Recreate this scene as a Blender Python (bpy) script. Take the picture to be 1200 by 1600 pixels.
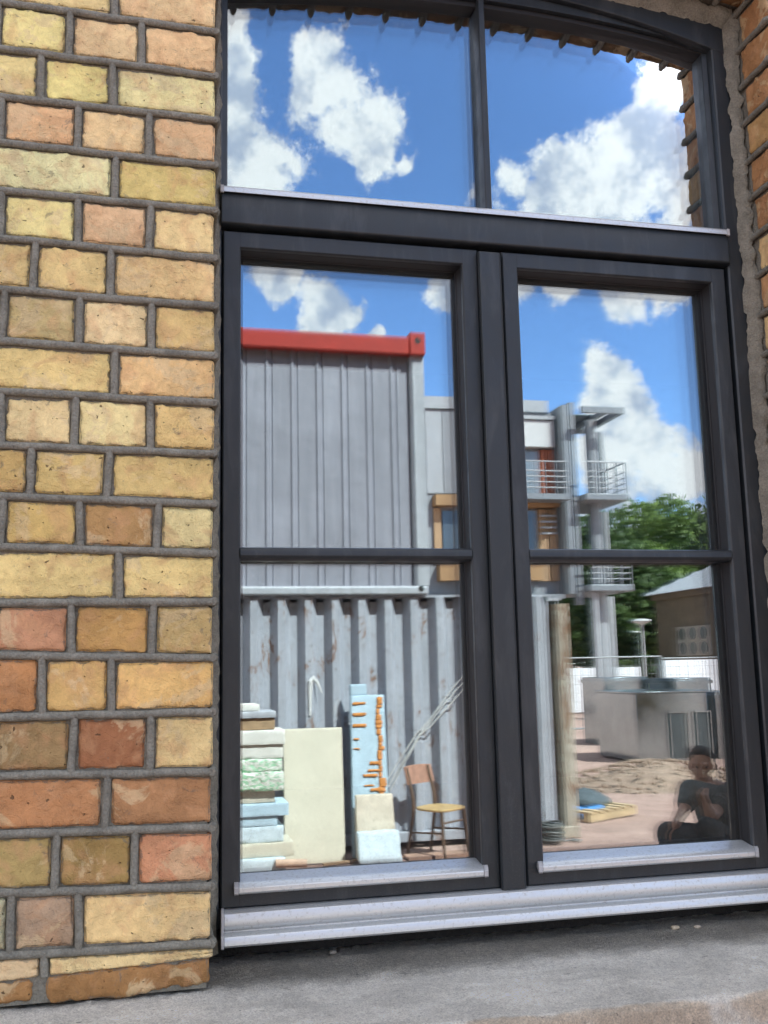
import bpy, math, random
import numpy as np
from mathutils import Vector, Matrix, noise

SC = bpy.context.scene
COL = SC.collection
for o in list(bpy.data.objects):
    bpy.data.objects.remove(o)
PI = math.pi
def rad(a): return math.radians(a)

# ------------------------------------------------------------------ camera
# World: x to the right along the facade, y into the facade (brick face at y = 0), z up, ground z = 0.
FPX = 1550.0                                   # focal length in pixels of the 1200 x 1600 photograph
CAM_D, EYE = 1.75, 1.80
FR, GL = 0.138, 0.182                            # depth of the frame face and of the glass behind the brick face
def _rot(rx, ry, rz):
    cx, sx, cy, sy, cz, sz = math.cos(rx), math.sin(rx), math.cos(ry), math.sin(ry), math.cos(rz), math.sin(rz)
    Rx = np.array([[1,0,0],[0,cx,-sx],[0,sx,cx]]); Ry = np.array([[cy,0,sy],[0,1,0],[-sy,0,cy]]); Rz = np.array([[cz,-sz,0],[sz,cz,0],[0,0,1]])
    return Rz @ Rx @ Ry
RC = _rot(-0.15414901, -0.23022497, -0.02145757)
def _w(v): return Vector((v[0], v[2], -v[1]))
cam_data = bpy.data.cameras.new('camera')
cam = bpy.data.objects.new('camera', cam_data); COL.objects.link(cam)
rgt, dwn, fwd = _w(RC[0]), _w(RC[1]), _w(RC[2])
M4 = Matrix((( rgt.x, -dwn.x, -fwd.x, 0), (rgt.y, -dwn.y, -fwd.y, -CAM_D), (rgt.z, -dwn.z, -fwd.z, EYE), (0,0,0,1)))
cam.matrix_world = M4
cam_data.sensor_fit = 'HORIZONTAL'; cam_data.sensor_width = 36.0
cam_data.lens = FPX / 1200 * 36.0
cam_data.clip_start = 0.05; cam_data.clip_end = 3000
SC.camera = cam

def ray(u, v):
    d = RC.T @ np.array([(u-600)/FPX, (v-800)/FPX, 1.0])
    return _w(d)
def onwall(u, v, y=0.0):
    r = ray(u, v); t = (y + CAM_D) / r.y
    return Vector((0, -CAM_D, EYE)) + r*t
def onx(u, v, x):
    r = ray(u, v); return Vector((0, -CAM_D, EYE)) + r*(x / r.x)
def mir(u, v, y=None, z=None):
    """the real place of a point that the glass shows at this pixel, on the plane y (or at height z)"""
    r = ray(u, v)
    t = ((2*GL - y) + CAM_D)/r.y if y is not None else (z - EYE)/r.z
    p = Vector((0, -CAM_D, EYE)) + r*t
    p.y = 2*GL - p.y
    return p

# ------------------------------------------------------------------ sky and sun
SUN_AZ, SUN_EL = 35.0, 50.0                    # sun behind the facade, to the right
world = bpy.data.worlds.new('World'); SC.world = world; world.use_nodes = True
WT = world.node_tree; WN = WT.nodes; WL = WT.links
bg = WN['Background']; bg.inputs[1].default_value = 0.14
sky = WN.new('ShaderNodeTexSky'); sky.sky_type = 'NISHITA'; sky.sun_disc = False
sky.sun_elevation = rad(SUN_EL); sky.sun_rotation = rad(SUN_AZ)
sky.air_density = 0.8; sky.dust_density = 0.0; sky.ozone_density = 6.0
def wnode(t, **k):
    n = WN.new(t)
    for a, b in k.items(): setattr(n, a, b)
    return n
def wmath(op, a, b=None, c=None):
    n = WN.new('ShaderNodeMath'); n.operation = op
    for i, q in enumerate((a, b, c)):
        if q is None: continue
        if isinstance(q, (int, float)): n.inputs[i].default_value = q
        else: WL.new(q, n.inputs[i])
    return n.outputs[0]
tc = wnode('ShaderNodeTexCoord')
nrm = wnode('ShaderNodeVectorMath', operation='NORMALIZE'); WL.new(tc.outputs['Generated'], nrm.inputs[0])
DIR = nrm.outputs[0]
def wnoise(scale, detail, rough, off=(0,0,0), vec=None, dist=0.0):
    a = wnode('ShaderNodeVectorMath', operation='ADD'); WL.new(vec or DIR, a.inputs[0]); a.inputs[1].default_value = off
    n = wnode('ShaderNodeTexNoise'); WL.new(a.outputs[0], n.inputs['Vector'])
    n.inputs['Scale'].default_value = scale; n.inputs['Detail'].default_value = detail
    n.inputs['Roughness'].default_value = rough; n.inputs['Distortion'].default_value = dist
    return n.outputs[0]
# cumulus heaps: (pixel in the glass, radius in pixels); elsewhere the same kind of heaps come from slow noise
HEAPS = [(352,60,66),(366,150,80),(385,245,108),(445,285,50),
 (502,45,52),(514,110,72),(542,190,88),(548,250,64),(628,268,34),
 (735,316,34),(800,314,56),(868,292,66),(950,296,88),(1008,222,84),(1022,135,58),(1060,270,104),(930,352,84),
 (415,418,44),(522,470,64),(506,514,56),(690,450,44),(592,528,24),
 (832,452,40),(905,462,40),(985,456,38),(1050,452,40),
 (960,602,58),(990,650,68),(1018,705,70),(970,745,74),(1056,758,76),(1000,790,80),(925,815,60),(1095,795,70)]
wn_ = wnode('ShaderNodeTexNoise'); WL.new(DIR, wn_.inputs['Vector']); wn_.inputs['Scale'].default_value = 9.0; wn_.inputs['Detail'].default_value = 3.0
wv = wnode('ShaderNodeVectorMath', operation='MULTIPLY_ADD'); WL.new(wn_.outputs['Color'], wv.inputs[0]); wv.inputs[1].default_value = (0.11,)*3; wv.inputs[2].default_value = (-0.055,)*3
wd = wnode('ShaderNodeVectorMath', operation='ADD'); WL.new(DIR, wd.inputs[0]); WL.new(wv.outputs[0], wd.inputs[1]); WDIR = wd.outputs[0]
acc = None
for (u, v, rpx) in HEAPS:
    r = ray(u, v).normalized(); c = (r.x, -r.y, r.z)
    dn = wnode('ShaderNodeVectorMath', operation='DISTANCE'); WL.new(WDIR, dn.inputs[0]); dn.inputs[1].default_value = c
    rr = rpx/FPX*1.05
    t = wmath('MULTIPLY_ADD', dn.outputs['Value'], -1.0/rr, 1.0)
    acc = t if acc is None else wmath('SMOOTH_MAX', acc, t, 0.25)
rc = ray(700, 500).normalized()
dn = wnode('ShaderNodeVectorMath', operation='DISTANCE'); WL.new(DIR, dn.inputs[0]); dn.inputs[1].default_value = (rc.x, -rc.y, rc.z)
away = wnode('ShaderNodeMapRange', interpolation_type='SMOOTHSTEP'); WL.new(dn.outputs['Value'], away.inputs[0])
for i, q in enumerate((0.34, 0.5, 0.0, 1.0)): away.inputs[i+1].default_value = q
slow = wmath('MULTIPLY_ADD', wnoise(3.2, 2.0, 0.5, (4.1, 2.3, 0.7)), 5.0, -1.85)
cl = wmath('MAXIMUM', wmath('MAXIMUM', acc, -1.0), wmath('ADD', slow, wmath('MULTIPLY_ADD', away.outputs[0], 3.0, -3.0)))
puff = wnoise(10.5, 9.0, 0.67, (1.7, 0.3, 2.2))
puff2 = wnoise(10.5, 4.0, 0.60, (1.7, 0.3, 2.2-0.028))
dens = wmath('ADD', cl, wmath('MULTIPLY_ADD', puff, 3.0, -1.58))
alpha = wnode('ShaderNodeMapRange', interpolation_type='SMOOTHSTEP'); WL.new(dens, alpha.inputs[0])
for i, q in enumerate((0.0, 0.34, 0.0, 0.97)): alpha.inputs[i+1].default_value = q
lit = wnode('ShaderNodeMapRange', interpolation_type='SMOOTHSTEP')
broad = wnoise(6.0, 2.0, 0.5, (9.7, 0.3, 2.2))
WL.new(wmath('ADD', wmath('MULTIPLY', wmath('SUBTRACT', puff, puff2), 2.6), wmath('ADD', wmath('MULTIPLY', dens, -0.16), wmath('MULTIPLY', broad, 1.1))), lit.inputs[0])
for i, q in enumerate((0.18, 0.66, 0.0, 1.0)): lit.inputs[i+1].default_value = q
ccol = wnode('ShaderNodeMix', data_type='RGBA'); WL.new(lit.outputs[0], ccol.inputs[0])
ccol.inputs[6].default_value = (2.35, 2.5, 3.0, 1); ccol.inputs[7].default_value = (4.9, 4.6, 4.4, 1)
mixc = wnode('ShaderNodeMix', data_type='RGBA'); WL.new(alpha.outputs[0], mixc.inputs[0])
WL.new(sky.outputs[0], mixc.inputs[6]); WL.new(ccol.outputs[2], mixc.inputs[7])
WL.new(mixc.outputs[2], bg.inputs[0])
world.cycles.sampling_method = 'MANUAL'; world.cycles.sample_map_resolution = 512

sun_l = bpy.data.lights.new('sun', 'SUN'); sun_l.energy = 4.4; sun_l.angle = rad(0.5); sun_l.color = (1.0, 0.95, 0.87)
sun_o = bpy.data.objects.new('sun', sun_l); COL.objects.link(sun_o)
sdir = Vector((math.sin(rad(SUN_AZ))*math.cos(rad(SUN_EL)), math.cos(rad(SUN_AZ))*math.cos(rad(SUN_EL)), math.sin(rad(SUN_EL))))
sun_o.rotation_euler = (-sdir).to_track_quat('-Z', 'Y').to_euler(); sun_o.location = (6, 12, 20)
vs = SC.view_settings
vs.view_transform = 'Standard'; vs.look = 'None'; vs.gamma = 1.0; vs.use_curve_mapping = False
vs.exposure = 1.7
SC.cycles.use_denoising = True
SC.cycles.max_bounces = 14; SC.cycles.glossy_bounces = 6; SC.cycles.transparent_max_bounces = 16; SC.cycles.diffuse_bounces = 5
SC.cycles.caustics_reflective = False; SC.cycles.caustics_refractive = False
SC.cycles.sample_clamp_indirect = 6.0

# ------------------------------------------------------------------ materials
def lin(c):
    return tuple(((x/255)/12.92 if x/255 <= 0.04045 else ((x/255+0.055)/1.055)**2.4) for x in c)
class Mat:
    def __init__(s, name, base=(0.5,0.5,0.5), rough=0.6, metal=0.0, spec=0.5):
        s.m = bpy.data.materials.new(name); s.m.use_nodes = True
        s.t = s.m.node_tree; s.n = s.t.nodes; s.l = s.t.links
        s.b = s.n['Principled BSDF']
        s.b.inputs['Base Color'].default_value = (*base, 1); s.b.inputs['Roughness'].default_value = rough
        s.b.inputs['Metallic'].default_value = metal; s.b.inputs['Specular IOR Level'].default_value = spec
        g = s.n.new('ShaderNodeNewGeometry'); s.pos = g.outputs['Position']; s.geo = g
        s.col = None; s.base = base; s.hgt = None
    def noise(s, scale, detail=4, rough=0.55, dist=0.0, stretch=None, off=(0,0,0)):
        n = s.n.new('ShaderNodeTexNoise'); n.inputs['Scale'].default_value = scale
        n.inputs['Detail'].default_value = detail; n.inputs['Roughness'].default_value = rough; n.inputs['Distortion'].default_value = dist
        mp = s.n.new('ShaderNodeMapping'); s.l.new(s.pos, mp.inputs[0]); mp.inputs[1].default_value = off
        if stretch: mp.inputs[3].default_value = stretch
        s.l.new(mp.outputs[0], n.inputs['Vector'])
        return n.outputs[0]
    def ramp(s, x, a, b, lo=0.0, hi=1.0, smooth=True):
        n = s.n.new('ShaderNodeMapRange'); n.interpolation_type = 'SMOOTHSTEP' if smooth else 'LINEAR'
        s.l.new(x, n.inputs[0])
        for i, q in enumerate((a, b, lo, hi)): n.inputs[i+1].default_value = q
        return n.outputs[0]
    def math(s, op, a, b=None, c=None):
        n = s.n.new('ShaderNodeMath'); n.operation = op
        for i, q in enumerate((a, b, c)):
            if q is None: continue
            if isinstance(q, (int, float)): n.inputs[i].default_value = q
            else: s.l.new(q, n.inputs[i])
        return n.outputs[0]
    def cur(s):
        if s.col is None:
            n = s.n.new('ShaderNodeRGB'); n.outputs[0].default_value = (*s.base, 1); s.col = n.outputs[0]
        return s.col
    def over(s, fac, col, blend='MIX'):
        n = s.n.new('ShaderNodeMix'); n.data_type = 'RGBA'; n.blend_type = blend
        if isinstance(fac, (int, float)): n.inputs[0].default_value = fac
        else: s.l.new(fac, n.inputs[0])
        s.l.new(s.cur(), n.inputs[6])
        if isinstance(col, tuple): n.inputs[7].default_value = (*col, 1)
        else: s.l.new(col, n.inputs[7])
        s.col = n.outputs[2]; return s
    def vary(s, x, amount, lo=0.3, hi=0.7):
        """multiply the colour by 1 +- amount following noise x"""
        v = s.ramp(x, lo, hi, 1-amount, 1+amount, False)
        c = s.n.new('ShaderNodeCombineColor')
        for i in range(3): s.l.new(v, c.inputs[i])
        return s.over(1.0, c.outputs[0], 'MULTIPLY')
    def bump(s, x, dist, strength=1.0):
        n = s.n.new('ShaderNodeBump'); n.inputs['Distance'].default_value = dist; n.inputs['Strength'].default_value = strength
        s.l.new(x, n.inputs['Height'])
        if s.hgt is not None: s.l.new(s.hgt, n.inputs['Normal'])
        s.hgt = n.outputs[0]; return s
    def done(s):
        if s.col is not None: s.l.new(s.col, s.b.inputs['Base Color'])
        if s.hgt is not None: s.l.new(s.hgt, s.b.inputs['Normal'])
        return s.m
def plain(name, base, rough=0.6, metal=0.0, var=0.12, scale=8.0, bump=0.0, bscale=60.0, spec=0.5):
    k = Mat(name, base, rough, metal, spec)
    if var: k.vary(k.noise(scale, 5), var)
    if bump: k.bump(k.noise(bscale, 5), bump)
    return k.done()

def brick_material():
    k = Mat('brick', (0.4,0.3,0.15), 0.88, 0, 0.25)
    at = k.n.new('ShaderNodeAttribute'); at.attribute_name = 'tone'; k.col = at.outputs['Color']
    big = k.noise(16, 4, 0.6, 0.4); mid = k.noise(55, 6, 0.65, 0.3); fine = k.noise(420, 4, 0.6); patch = k.ramp(k.noise(7, 2, 0.5, 0, None, (6,2,3)), 0.42, 0.60)
    k.over(k.ramp(big, 0.52, 0.72), lin((206,176,126)), 'MIX') if False else None
    hue = k.noise(22, 3, 0.5, 0.6, off=(3,1,7))
    n = k.n.new('ShaderNodeMix'); n.data_type = 'RGBA'; n.inputs[0].default_value = 1; n.blend_type = 'MULTIPLY'
    k.over(k.ramp(hue, 0.48, 0.66, 0, 0.42), (0.58,0.33,0.17))                 # redder burn
    k.over(k.ramp(k.noise(10, 5, 0.65, 0.8, off=(9,4,2)), 0.53, 0.60, 0, 0.5), (0.70,0.56,0.33))   # pale clay
    k.vary(mid, 0.15); k.vary(fine, 0.06)
    crust = k.noise(34, 7, 0.72, 0.5, off=(5,5,5))
    k.over(k.ramp(crust, 0.60, 0.68, 0, 0.55), (0.17,0.15,0.12))               # mortar haze and soot
    pit = k.noise(85, 2, 0.5, 0.3, (1,1,1.3), (2,8,1)); pits = k.ramp(pit, 0.715, 0.75)
    k.over(k.math('MULTIPLY', pits, 0.75), (0.09,0.06,0.035))
    smear = k.ramp(k.math('ADD', at.outputs['Alpha'], k.math('MULTIPLY_ADD', k.noise(75, 5, 0.65, 0, None, (8,1,4)), 2.2, -1.15)), 0.72, 0.92)
    k.over(k.math('MULTIPLY', smear, 0.55), (0.18,0.172,0.142))                   # mortar smeared over the arrises
    k.bump(k.math('MULTIPLY', fine, k.math('MULTIPLY_ADD', patch, 0.9, 0.25)), 0.0026); k.bump(k.math('MULTIPLY', mid, k.math('MULTIPLY_ADD', patch, 0.8, 0.35)), 0.006); k.bump(k.ramp(k.noise(40, 2, 0.5, 1.6, off=(7,7,1)), 0.47, 0.50), 0.0005); k.bump(pits, -0.004)
    return k.done()
def mortar_material(name, base):
    k = Mat(name, base, 0.92, 0, 0.2)
    k.vary(k.noise(30, 5), 0.22); k.vary(k.noise(260, 4), 0.20)
    k.over(k.ramp(k.noise(9, 4, 0.6), 0.55, 0.75, 0, 0.4), (0.34,0.335,0.29))
    k.bump(k.noise(330, 4), 0.003); k.bump(k.noise(70, 5), 0.006)
    return k.done()
MAT = {}
MAT['brick'] = brick_material()
MAT['mortar'] = mortar_material('mortar', (0.215,0.208,0.172))
MAT['bead'] = mortar_material('mortar_bead', (0.225,0.224,0.192))
MAT['fillet'] = mortar_material('frame_mortar', (0.215,0.208,0.172))
def far_brick():
    k = Mat('far_brick', (0.4,0.3,0.17), 0.9)
    b = k.n.new('ShaderNodeTexBrick'); mp = k.n.new('ShaderNodeMapping'); mp.inputs[2].default_value = (rad(90),0,0)
    k.l.new(k.pos, mp.inputs[0]); k.l.new(mp.outputs[0], b.inputs['Vector'])
    b.inputs['Color1'].default_value = (0.47,0.33,0.15,1); b.inputs['Color2'].default_value = (0.36,0.22,0.10,1); b.inputs['Mortar'].default_value = (0.15,0.14,0.12,1)
    b.inputs['Scale'].default_value = 1.0; b.inputs['Brick Width'].default_value = 0.27; b.inputs['Row Height'].default_value = 0.092; b.inputs['Mortar Size'].default_value = 0.009
    k.col = b.outputs['Color']; k.vary(k.noise(6,4), 0.2); k.bump(b.outputs['Fac'], -0.004)
    return k.done()
MAT['far_brick'] = far_brick()
def concrete():
    k = Mat('concrete', (0.88,0.86,0.77), 0.9, 0, 0.25)
    sep = k.n.new('ShaderNodeSeparateXYZ'); k.l.new(k.pos, sep.inputs[0])
    wob = k.noise(5, 4, 0.6)
    yy = k.math('ADD', sep.outputs[1], k.math('MULTIPLY_ADD', wob, 0.10, -0.05))
    rough = k.ramp(yy, -0.03, 0.07)                                            # crumbly band next to the window
    k.over(k.math('MULTIPLY', rough, 0.6), (0.73,0.69,0.59))
    tan = k.ramp(yy, -0.216, -0.226); k.over(tan, (0.70,0.61,0.48))
    k.vary(k.noise(3.5, 4, 0.6, 0.4, (1,2.2,1)), 0.13); k.vary(k.noise(11, 5, 0.6), 0.14); k.vary(k.noise(330, 3, 0.7), 0.30); k.vary(k.noise(90, 4, 0.7), 0.16)
    g = k.noise(150, 6, 0.75); k.over(k.math('MULTIPLY', k.ramp(g, 0.60, 0.68), k.math('MULTIPLY_ADD', rough, 0.55, 0.22)), (0.12,0.11,0.09))
    k.over(k.math('MULTIPLY', k.ramp(k.noise(45, 3, 0.5, 0, (1,2.4,1), (4,4,4)), 0.70, 0.73), 0.6), (0.10,0.09,0.08))
    k.bump(k.noise(300, 4, 0.7), 0.004); k.bump(k.math('MULTIPLY', g, k.math('MULTIPLY_ADD', rough, 1.0, 0.15)), 0.012)
    k.bump(k.noise(12, 4, 0.5, 0, (1,3,1)), 0.003)
    return k.done()
MAT['concrete'] = concrete()
def frame_paint():
    k = Mat('anthracite_paint', (0.0180,0.0245,0.0300), 0.36, 0, 0.5)
    k.vary(k.noise(2.5, 4), 0.10)
    dust = k.ramp(k.noise(900, 2, 0.5), 0.68, 0.72)
    sep = k.n.new('ShaderNodeSeparateXYZ'); k.l.new(k.pos, sep.inputs[0])
    low = k.ramp(sep.outputs[2], 1.75, 1.33)
    k.over(k.math('MULTIPLY', dust, k.math('MULTIPLY_ADD', low, 0.5, 0.10)), (0.30,0.28,0.25))
    k.over(k.math('MULTIPLY', k.ramp(k.noise(9, 6, 0.65, 0.5, (3,3,0.6)), 0.48, 0.72), 0.12), (0.17,0.185,0.19))
    k.l.new(k.ramp(k.noise(30, 4), 0.3, 0.7, 0.34, 0.48), k.b.inputs['Roughness'])
    k.bump(k.noise(700, 2), 0.0003)
    return k.done()
MAT['frame'] = frame_paint()
MAT['gasket'] = plain('gasket_and_shade_black', (0.010,0.010,0.011), 0.6, var=0)  # black of the rubber, also painted shade on the sash returns
MAT['membrane'] = plain('black_membrane', (0.018,0.017,0.016), 0.8, var=0.3, scale=120, bump=0.003, bscale=200)
def alu():
    k = Mat('anodised_aluminium', (0.62,0.655,0.665), 0.36, 0.55, 0.5)
    k.vary(k.noise(40, 4, 0.6, 0, (0.1,1,1)), 0.06)
    d = k.noise(160, 5, 0.7); dirt = k.ramp(d, 0.52, 0.70, 0, 0.6)
    k.over(dirt, (0.36,0.365,0.345)); k.l.new(k.ramp(d, 0.4, 0.7, 0.33, 0.6), k.b.inputs['Roughness'])
    k.l.new(k.ramp(d, 0.5, 0.72, 0.6, 0.2), k.b.inputs['Metallic'])
    return k.done()
MAT['alu'] = alu()
MAT['cap'] = plain('grey_plastic', (0.42,0.43,0.44), 0.5, var=0.08, scale=60)
def glass_material(name, refl, tint=(0.93,0.95,0.94)):
    m = bpy.data.materials.new(name); m.use_nodes = True; t = m.node_tree; n = t.nodes; l = t.links
    out = n['Material Output']; n.remove(n['Principled BSDF'])
    g = n.new('ShaderNodeBsdfGlossy'); g.inputs['Roughness'].default_value = 0.0; g.inputs['Color'].default_value = (0.84,0.92,1.0,1)
    tr = n.new('ShaderNodeBsdfTransparent'); tr.inputs[0].default_value = (*tint, 1)
    lw = n.new('ShaderNodeFresnel'); lw.inputs[0].default_value = 1.5
    f = n.new('ShaderNodeMath'); f.operation = 'MULTIPLY_ADD'; l.new(lw.outputs[0], f.inputs[0]); f.inputs[1].default_value = 0.8; f.inputs[2].default_value = refl
    mx = n.new('ShaderNodeMixShader'); l.new(f.outputs[0], mx.inputs[0]); l.new(tr.outputs[0], mx.inputs[1]); l.new(g.outputs[0], mx.inputs[2])
    # a film of dust, thicker towards the bottom of the pane
    df = n.new('ShaderNodeBsdfDiffuse'); df.inputs[0].default_value = (0.42,0.40,0.37,1)
    geo = n.new('ShaderNodeNewGeometry'); sep = n.new('ShaderNodeSeparateXYZ'); l.new(geo.outputs['Position'], sep.inputs[0])
    low = n.new('ShaderNodeMapRange'); l.new(sep.outputs[2], low.inputs[0])
    for i, q in enumerate((1.75, 1.42, 0.004, 0.035)): low.inputs[i+1].default_value = q
    nz = n.new('ShaderNodeTexNoise'); nz.inputs['Scale'].default_value = 420; l.new(geo.outputs['Position'], nz.inputs['Vector'])
    sp = n.new('ShaderNodeMapRange'); l.new(nz.outputs[0], sp.inputs[0])
    for i, q in enumerate((0.60, 0.72, 0.35, 6.0)): sp.inputs[i+1].default_value = q
    mu = n.new('ShaderNodeMath'); mu.operation = 'MULTIPLY'; l.new(low.outputs[0], mu.inputs[0]); l.new(sp.outputs[0], mu.inputs[1])
    mx2 = n.new('ShaderNodeMixShader'); l.new(mu.outputs[0], mx2.inputs[0]); l.new(mx.outputs[0], mx2.inputs[1]); l.new(df.outputs[0], mx2.inputs[2])
    l.new(mx2.outputs[0], out.inputs[0])
    return m
MAT['glass'] = glass_material('window_glass', 0.10)
MAT['glass_inner'] = glass_material('inner_window_glass', 0.19)

# ------------------------------------------------------------------ mesh helpers
def tag(o, label=None, cat=None, group=None, kind=None):
    if label: o['label'] = label
    if cat: o['category'] = cat
    if group: o['group'] = group
    if kind: o['kind'] = kind
    return o
PLACE = {}
def empty(name, loc=(0,0,0), rz=0.0):
    o = bpy.data.objects.new(name, None); COL.objects.link(o); o.location = loc; o.rotation_euler = (0,0,rz); o.empty_display_size = 0.1
    PLACE[o.name] = Matrix.Translation(Vector(loc)) @ Matrix.Rotation(rz, 4, 'Z')
    return o
def noisev(p, s, seed=0.0):
    return noise.noise(Vector((p[0]*s + seed*3.17, p[1]*s - seed*1.73, p[2]*s + seed*0.91)))
class MB:
    def __init__(s): s.v = []; s.f = []; s.tone = []; s.rim = []
    def add(s, vs, fs, tone=None, rims=None):
        k = len(s.v); s.v += [tuple(p) for p in vs]; s.f += [tuple(i+k for i in f) for f in fs]
        s.tone += [tone or (1,1,1)]*len(vs); s.rim += (rims or [0.0]*len(vs)); return s
    def box(s, x0, x1, y0, y1, z0, z1, tone=None):
        if x0 > x1: x0, x1 = x1, x0
        if y0 > y1: y0, y1 = y1, y0
        if z0 > z1: z0, z1 = z1, z0
        return s.add([(x0,y0,z0),(x1,y0,z0),(x1,y1,z0),(x0,y1,z0),(x0,y0,z1),(x1,y0,z1),(x1,y1,z1),(x0,y1,z1)],
            [(0,3,2,1),(4,5,6,7),(0,1,5,4),(1,2,6,5),(2,3,7,6),(3,0,4,7)], tone)
    def obox(s, c, ax, ay, az, tone=None):
        """box from centre and three half vectors"""
        c, ax, ay, az = map(Vector, (c, ax, ay, az))
        vs = [c+sx*ax+sy*ay+sz*az for sz in (-1,1) for sx, sy in ((-1,-1),(1,-1),(1,1),(-1,1))]
        return s.add(vs, [(0,3,2,1),(4,5,6,7),(0,1,5,4),(1,2,6,5),(2,3,7,6),(3,0,4,7)], tone)
    def bar(s, a, b, w, h, up=(0,0,1)):
        a, b = Vector(a), Vector(b); d = (b-a); L = d.length; d.normalize()
        u = Vector(up)
        if abs(d.dot(u)) > 0.98: u = Vector((0,1,0))
        sd = d.cross(u).normalized(); u = sd.cross(d)
        return s.obox((a+b)/2, d*L/2, sd*w/2, u*h/2)
    def tube(s, path, r, seg=8, cap=True):
        path = [Vector(p) for p in path]; n = len(path)
        rs = r if isinstance(r, (list, tuple)) else [r]*n
        rings = []; prev = None
        for i, p in enumerate(path):
            d = (path[min(i+1,n-1)] - path[max(i-1,0)]).normalized()
            if prev is None:
                u = Vector((0,0,1)) if abs(d.z) < 0.9 else Vector((0,1,0))
            else: u = prev
            sd = d.cross(u).normalized(); u = sd.cross(d).normalized(); prev = u
            rings.append([p + (sd*math.cos(2*PI*k/seg) + u*math.sin(2*PI*k/seg))*rs[i] for k in range(seg)])
        vs = [q for rg in rings for q in rg]; fs = []
        for i in range(n-1):
            for k in range(seg):
                a = i*seg+k; b = i*seg+(k+1)%seg
                fs.append((a, b, b+seg, a+seg))
        if cap:
            fs.append(tuple(range(seg-1,-1,-1))); fs.append(tuple((n-1)*seg+k for k in range(seg)))
        return s.add(vs, fs)
    def lathe(s, prof, seg=16, c=(0,0,0)):
        vs = []; fs = []
        for (r, z) in prof:
            for k in range(seg): vs.append((c[0]+r*math.cos(2*PI*k/seg), c[1]+r*math.sin(2*PI*k/seg), c[2]+z))
        for i in range(len(prof)-1):
            for k in range(seg):
                a = i*seg+k; b = i*seg+(k+1)%seg; fs.append((a,b,b+seg,a+seg))
        fs.append(tuple(range(seg-1,-1,-1))); fs.append(tuple((len(prof)-1)*seg+k for k in range(seg)))
        return s.add(vs, fs)
    def prism(s, poly, x0, x1, axis='x'):
        """poly in the (y, z) plane run along x, or in (x, z) run along y"""
        n = len(poly)
        if axis == 'x': vs = [(x0,a,b) for a,b in poly] + [(x1,a,b) for a,b in poly]
        elif axis == 'y': vs = [(a,x0,b) for a,b in poly] + [(a,x1,b) for a,b in poly]
        else: vs = [(a,b,x0) for a,b in poly] + [(a,b,x1) for a,b in poly]
        fs = [tuple(range(n-1,-1,-1)), tuple(range(n,2*n))] + [(i,(i+1)%n,n+(i+1)%n,n+i) for i in range(n)]
        return s.add(vs, fs)
    def grid(s, fn, nu, nv, tone=None):
        vs = [fn(i/nu, j/nv) for j in range(nv+1) for i in range(nu+1)]
        fs = [(j*(nu+1)+i, j*(nu+1)+i+1, (j+1)*(nu+1)+i+1, (j+1)*(nu+1)+i) for j in range(nv) for i in range(nu)]
        return s.add(vs, fs, tone)
    def rough(s, lo, hi, r=0.006, amp=0.0015, step=0.008, seed=0.0, freq=60.0, edge=1.6, tone=None, warp=None, frame=None):
        """a worn block: rounded corners, uneven faces; frame maps local to world"""
        lo, hi = Vector(lo), Vector(hi); c = (lo+hi)/2; hv = (hi-lo)/2
        r = min(r, hv.x*0.9, hv.y*0.9, hv.z*0.9)
        n = [max(1, min(40, int(round(2*hv[i]/step)))) for i in range(3)]
        ax = []
        for a in range(3):
            h_ = hv[a]; mid_ = [-(h_-r)+2*(h_-r)*i/n[a] for i in range(n[a]+1)]
            ax.append([-h_, -h_+r*0.3] + mid_ + [h_-r*0.3, h_]); n[a] = len(ax[a])-1
        idx = {}; vs = []; fs = []; rims = []
        def vert(i, j, k):
            key = (i, j, k)
            if key in idx: return idx[key]
            p = Vector((ax[0][i], ax[1][j], ax[2][k]))
            q = Vector([max(-(hv[a]-r), min(hv[a]-r, p[a])) for a in range(3)])
            d = p-q; m = d.length
            nrm_ = d.normalized() if m > 1e-9 else Vector((0,0,1))
            corner = 0.0
            if m > 1e-9: corner = 1-max(abs(x) for x in nrm_)
            pp = q + nrm_*r
            w = c+pp
            dn_ = noisev(w, freq, seed)*0.65 + noisev(w, freq*2.6, seed+5)*0.35
            dn2 = noisev(w, freq*0.22, seed+9)
            w = w + nrm_*(amp*(dn_*(1+edge*corner*3.4) - corner*edge*0.6) + amp*dn2)
            if warp: w = warp(w)
            if frame: w = frame(w)
            d2 = sorted(hv[a]-abs(p[a]) for a in range(3))[1]
            rims.append(max(0.0, 1-d2/0.011)); idx[key] = len(vs); vs.append(w); return idx[key]
        for (a, b, cx) in ((0,1,2),(1,2,0),(2,0,1)):
            for side in (0, 1):
                for i in range(n[a]):
                    for j in range(n[b]):
                        def key(ii, jj):
                            t = [0,0,0]; t[a] = ii; t[b] = jj; t[cx] = n[cx]*side; return vert(*t)
                        q = [key(i,j), key(i+1,j), key(i+1,j+1), key(i,j+1)]
                        fs.append(tuple(q if side else q[::-1]))
        return s.add(vs, fs, tone, rims)
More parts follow.
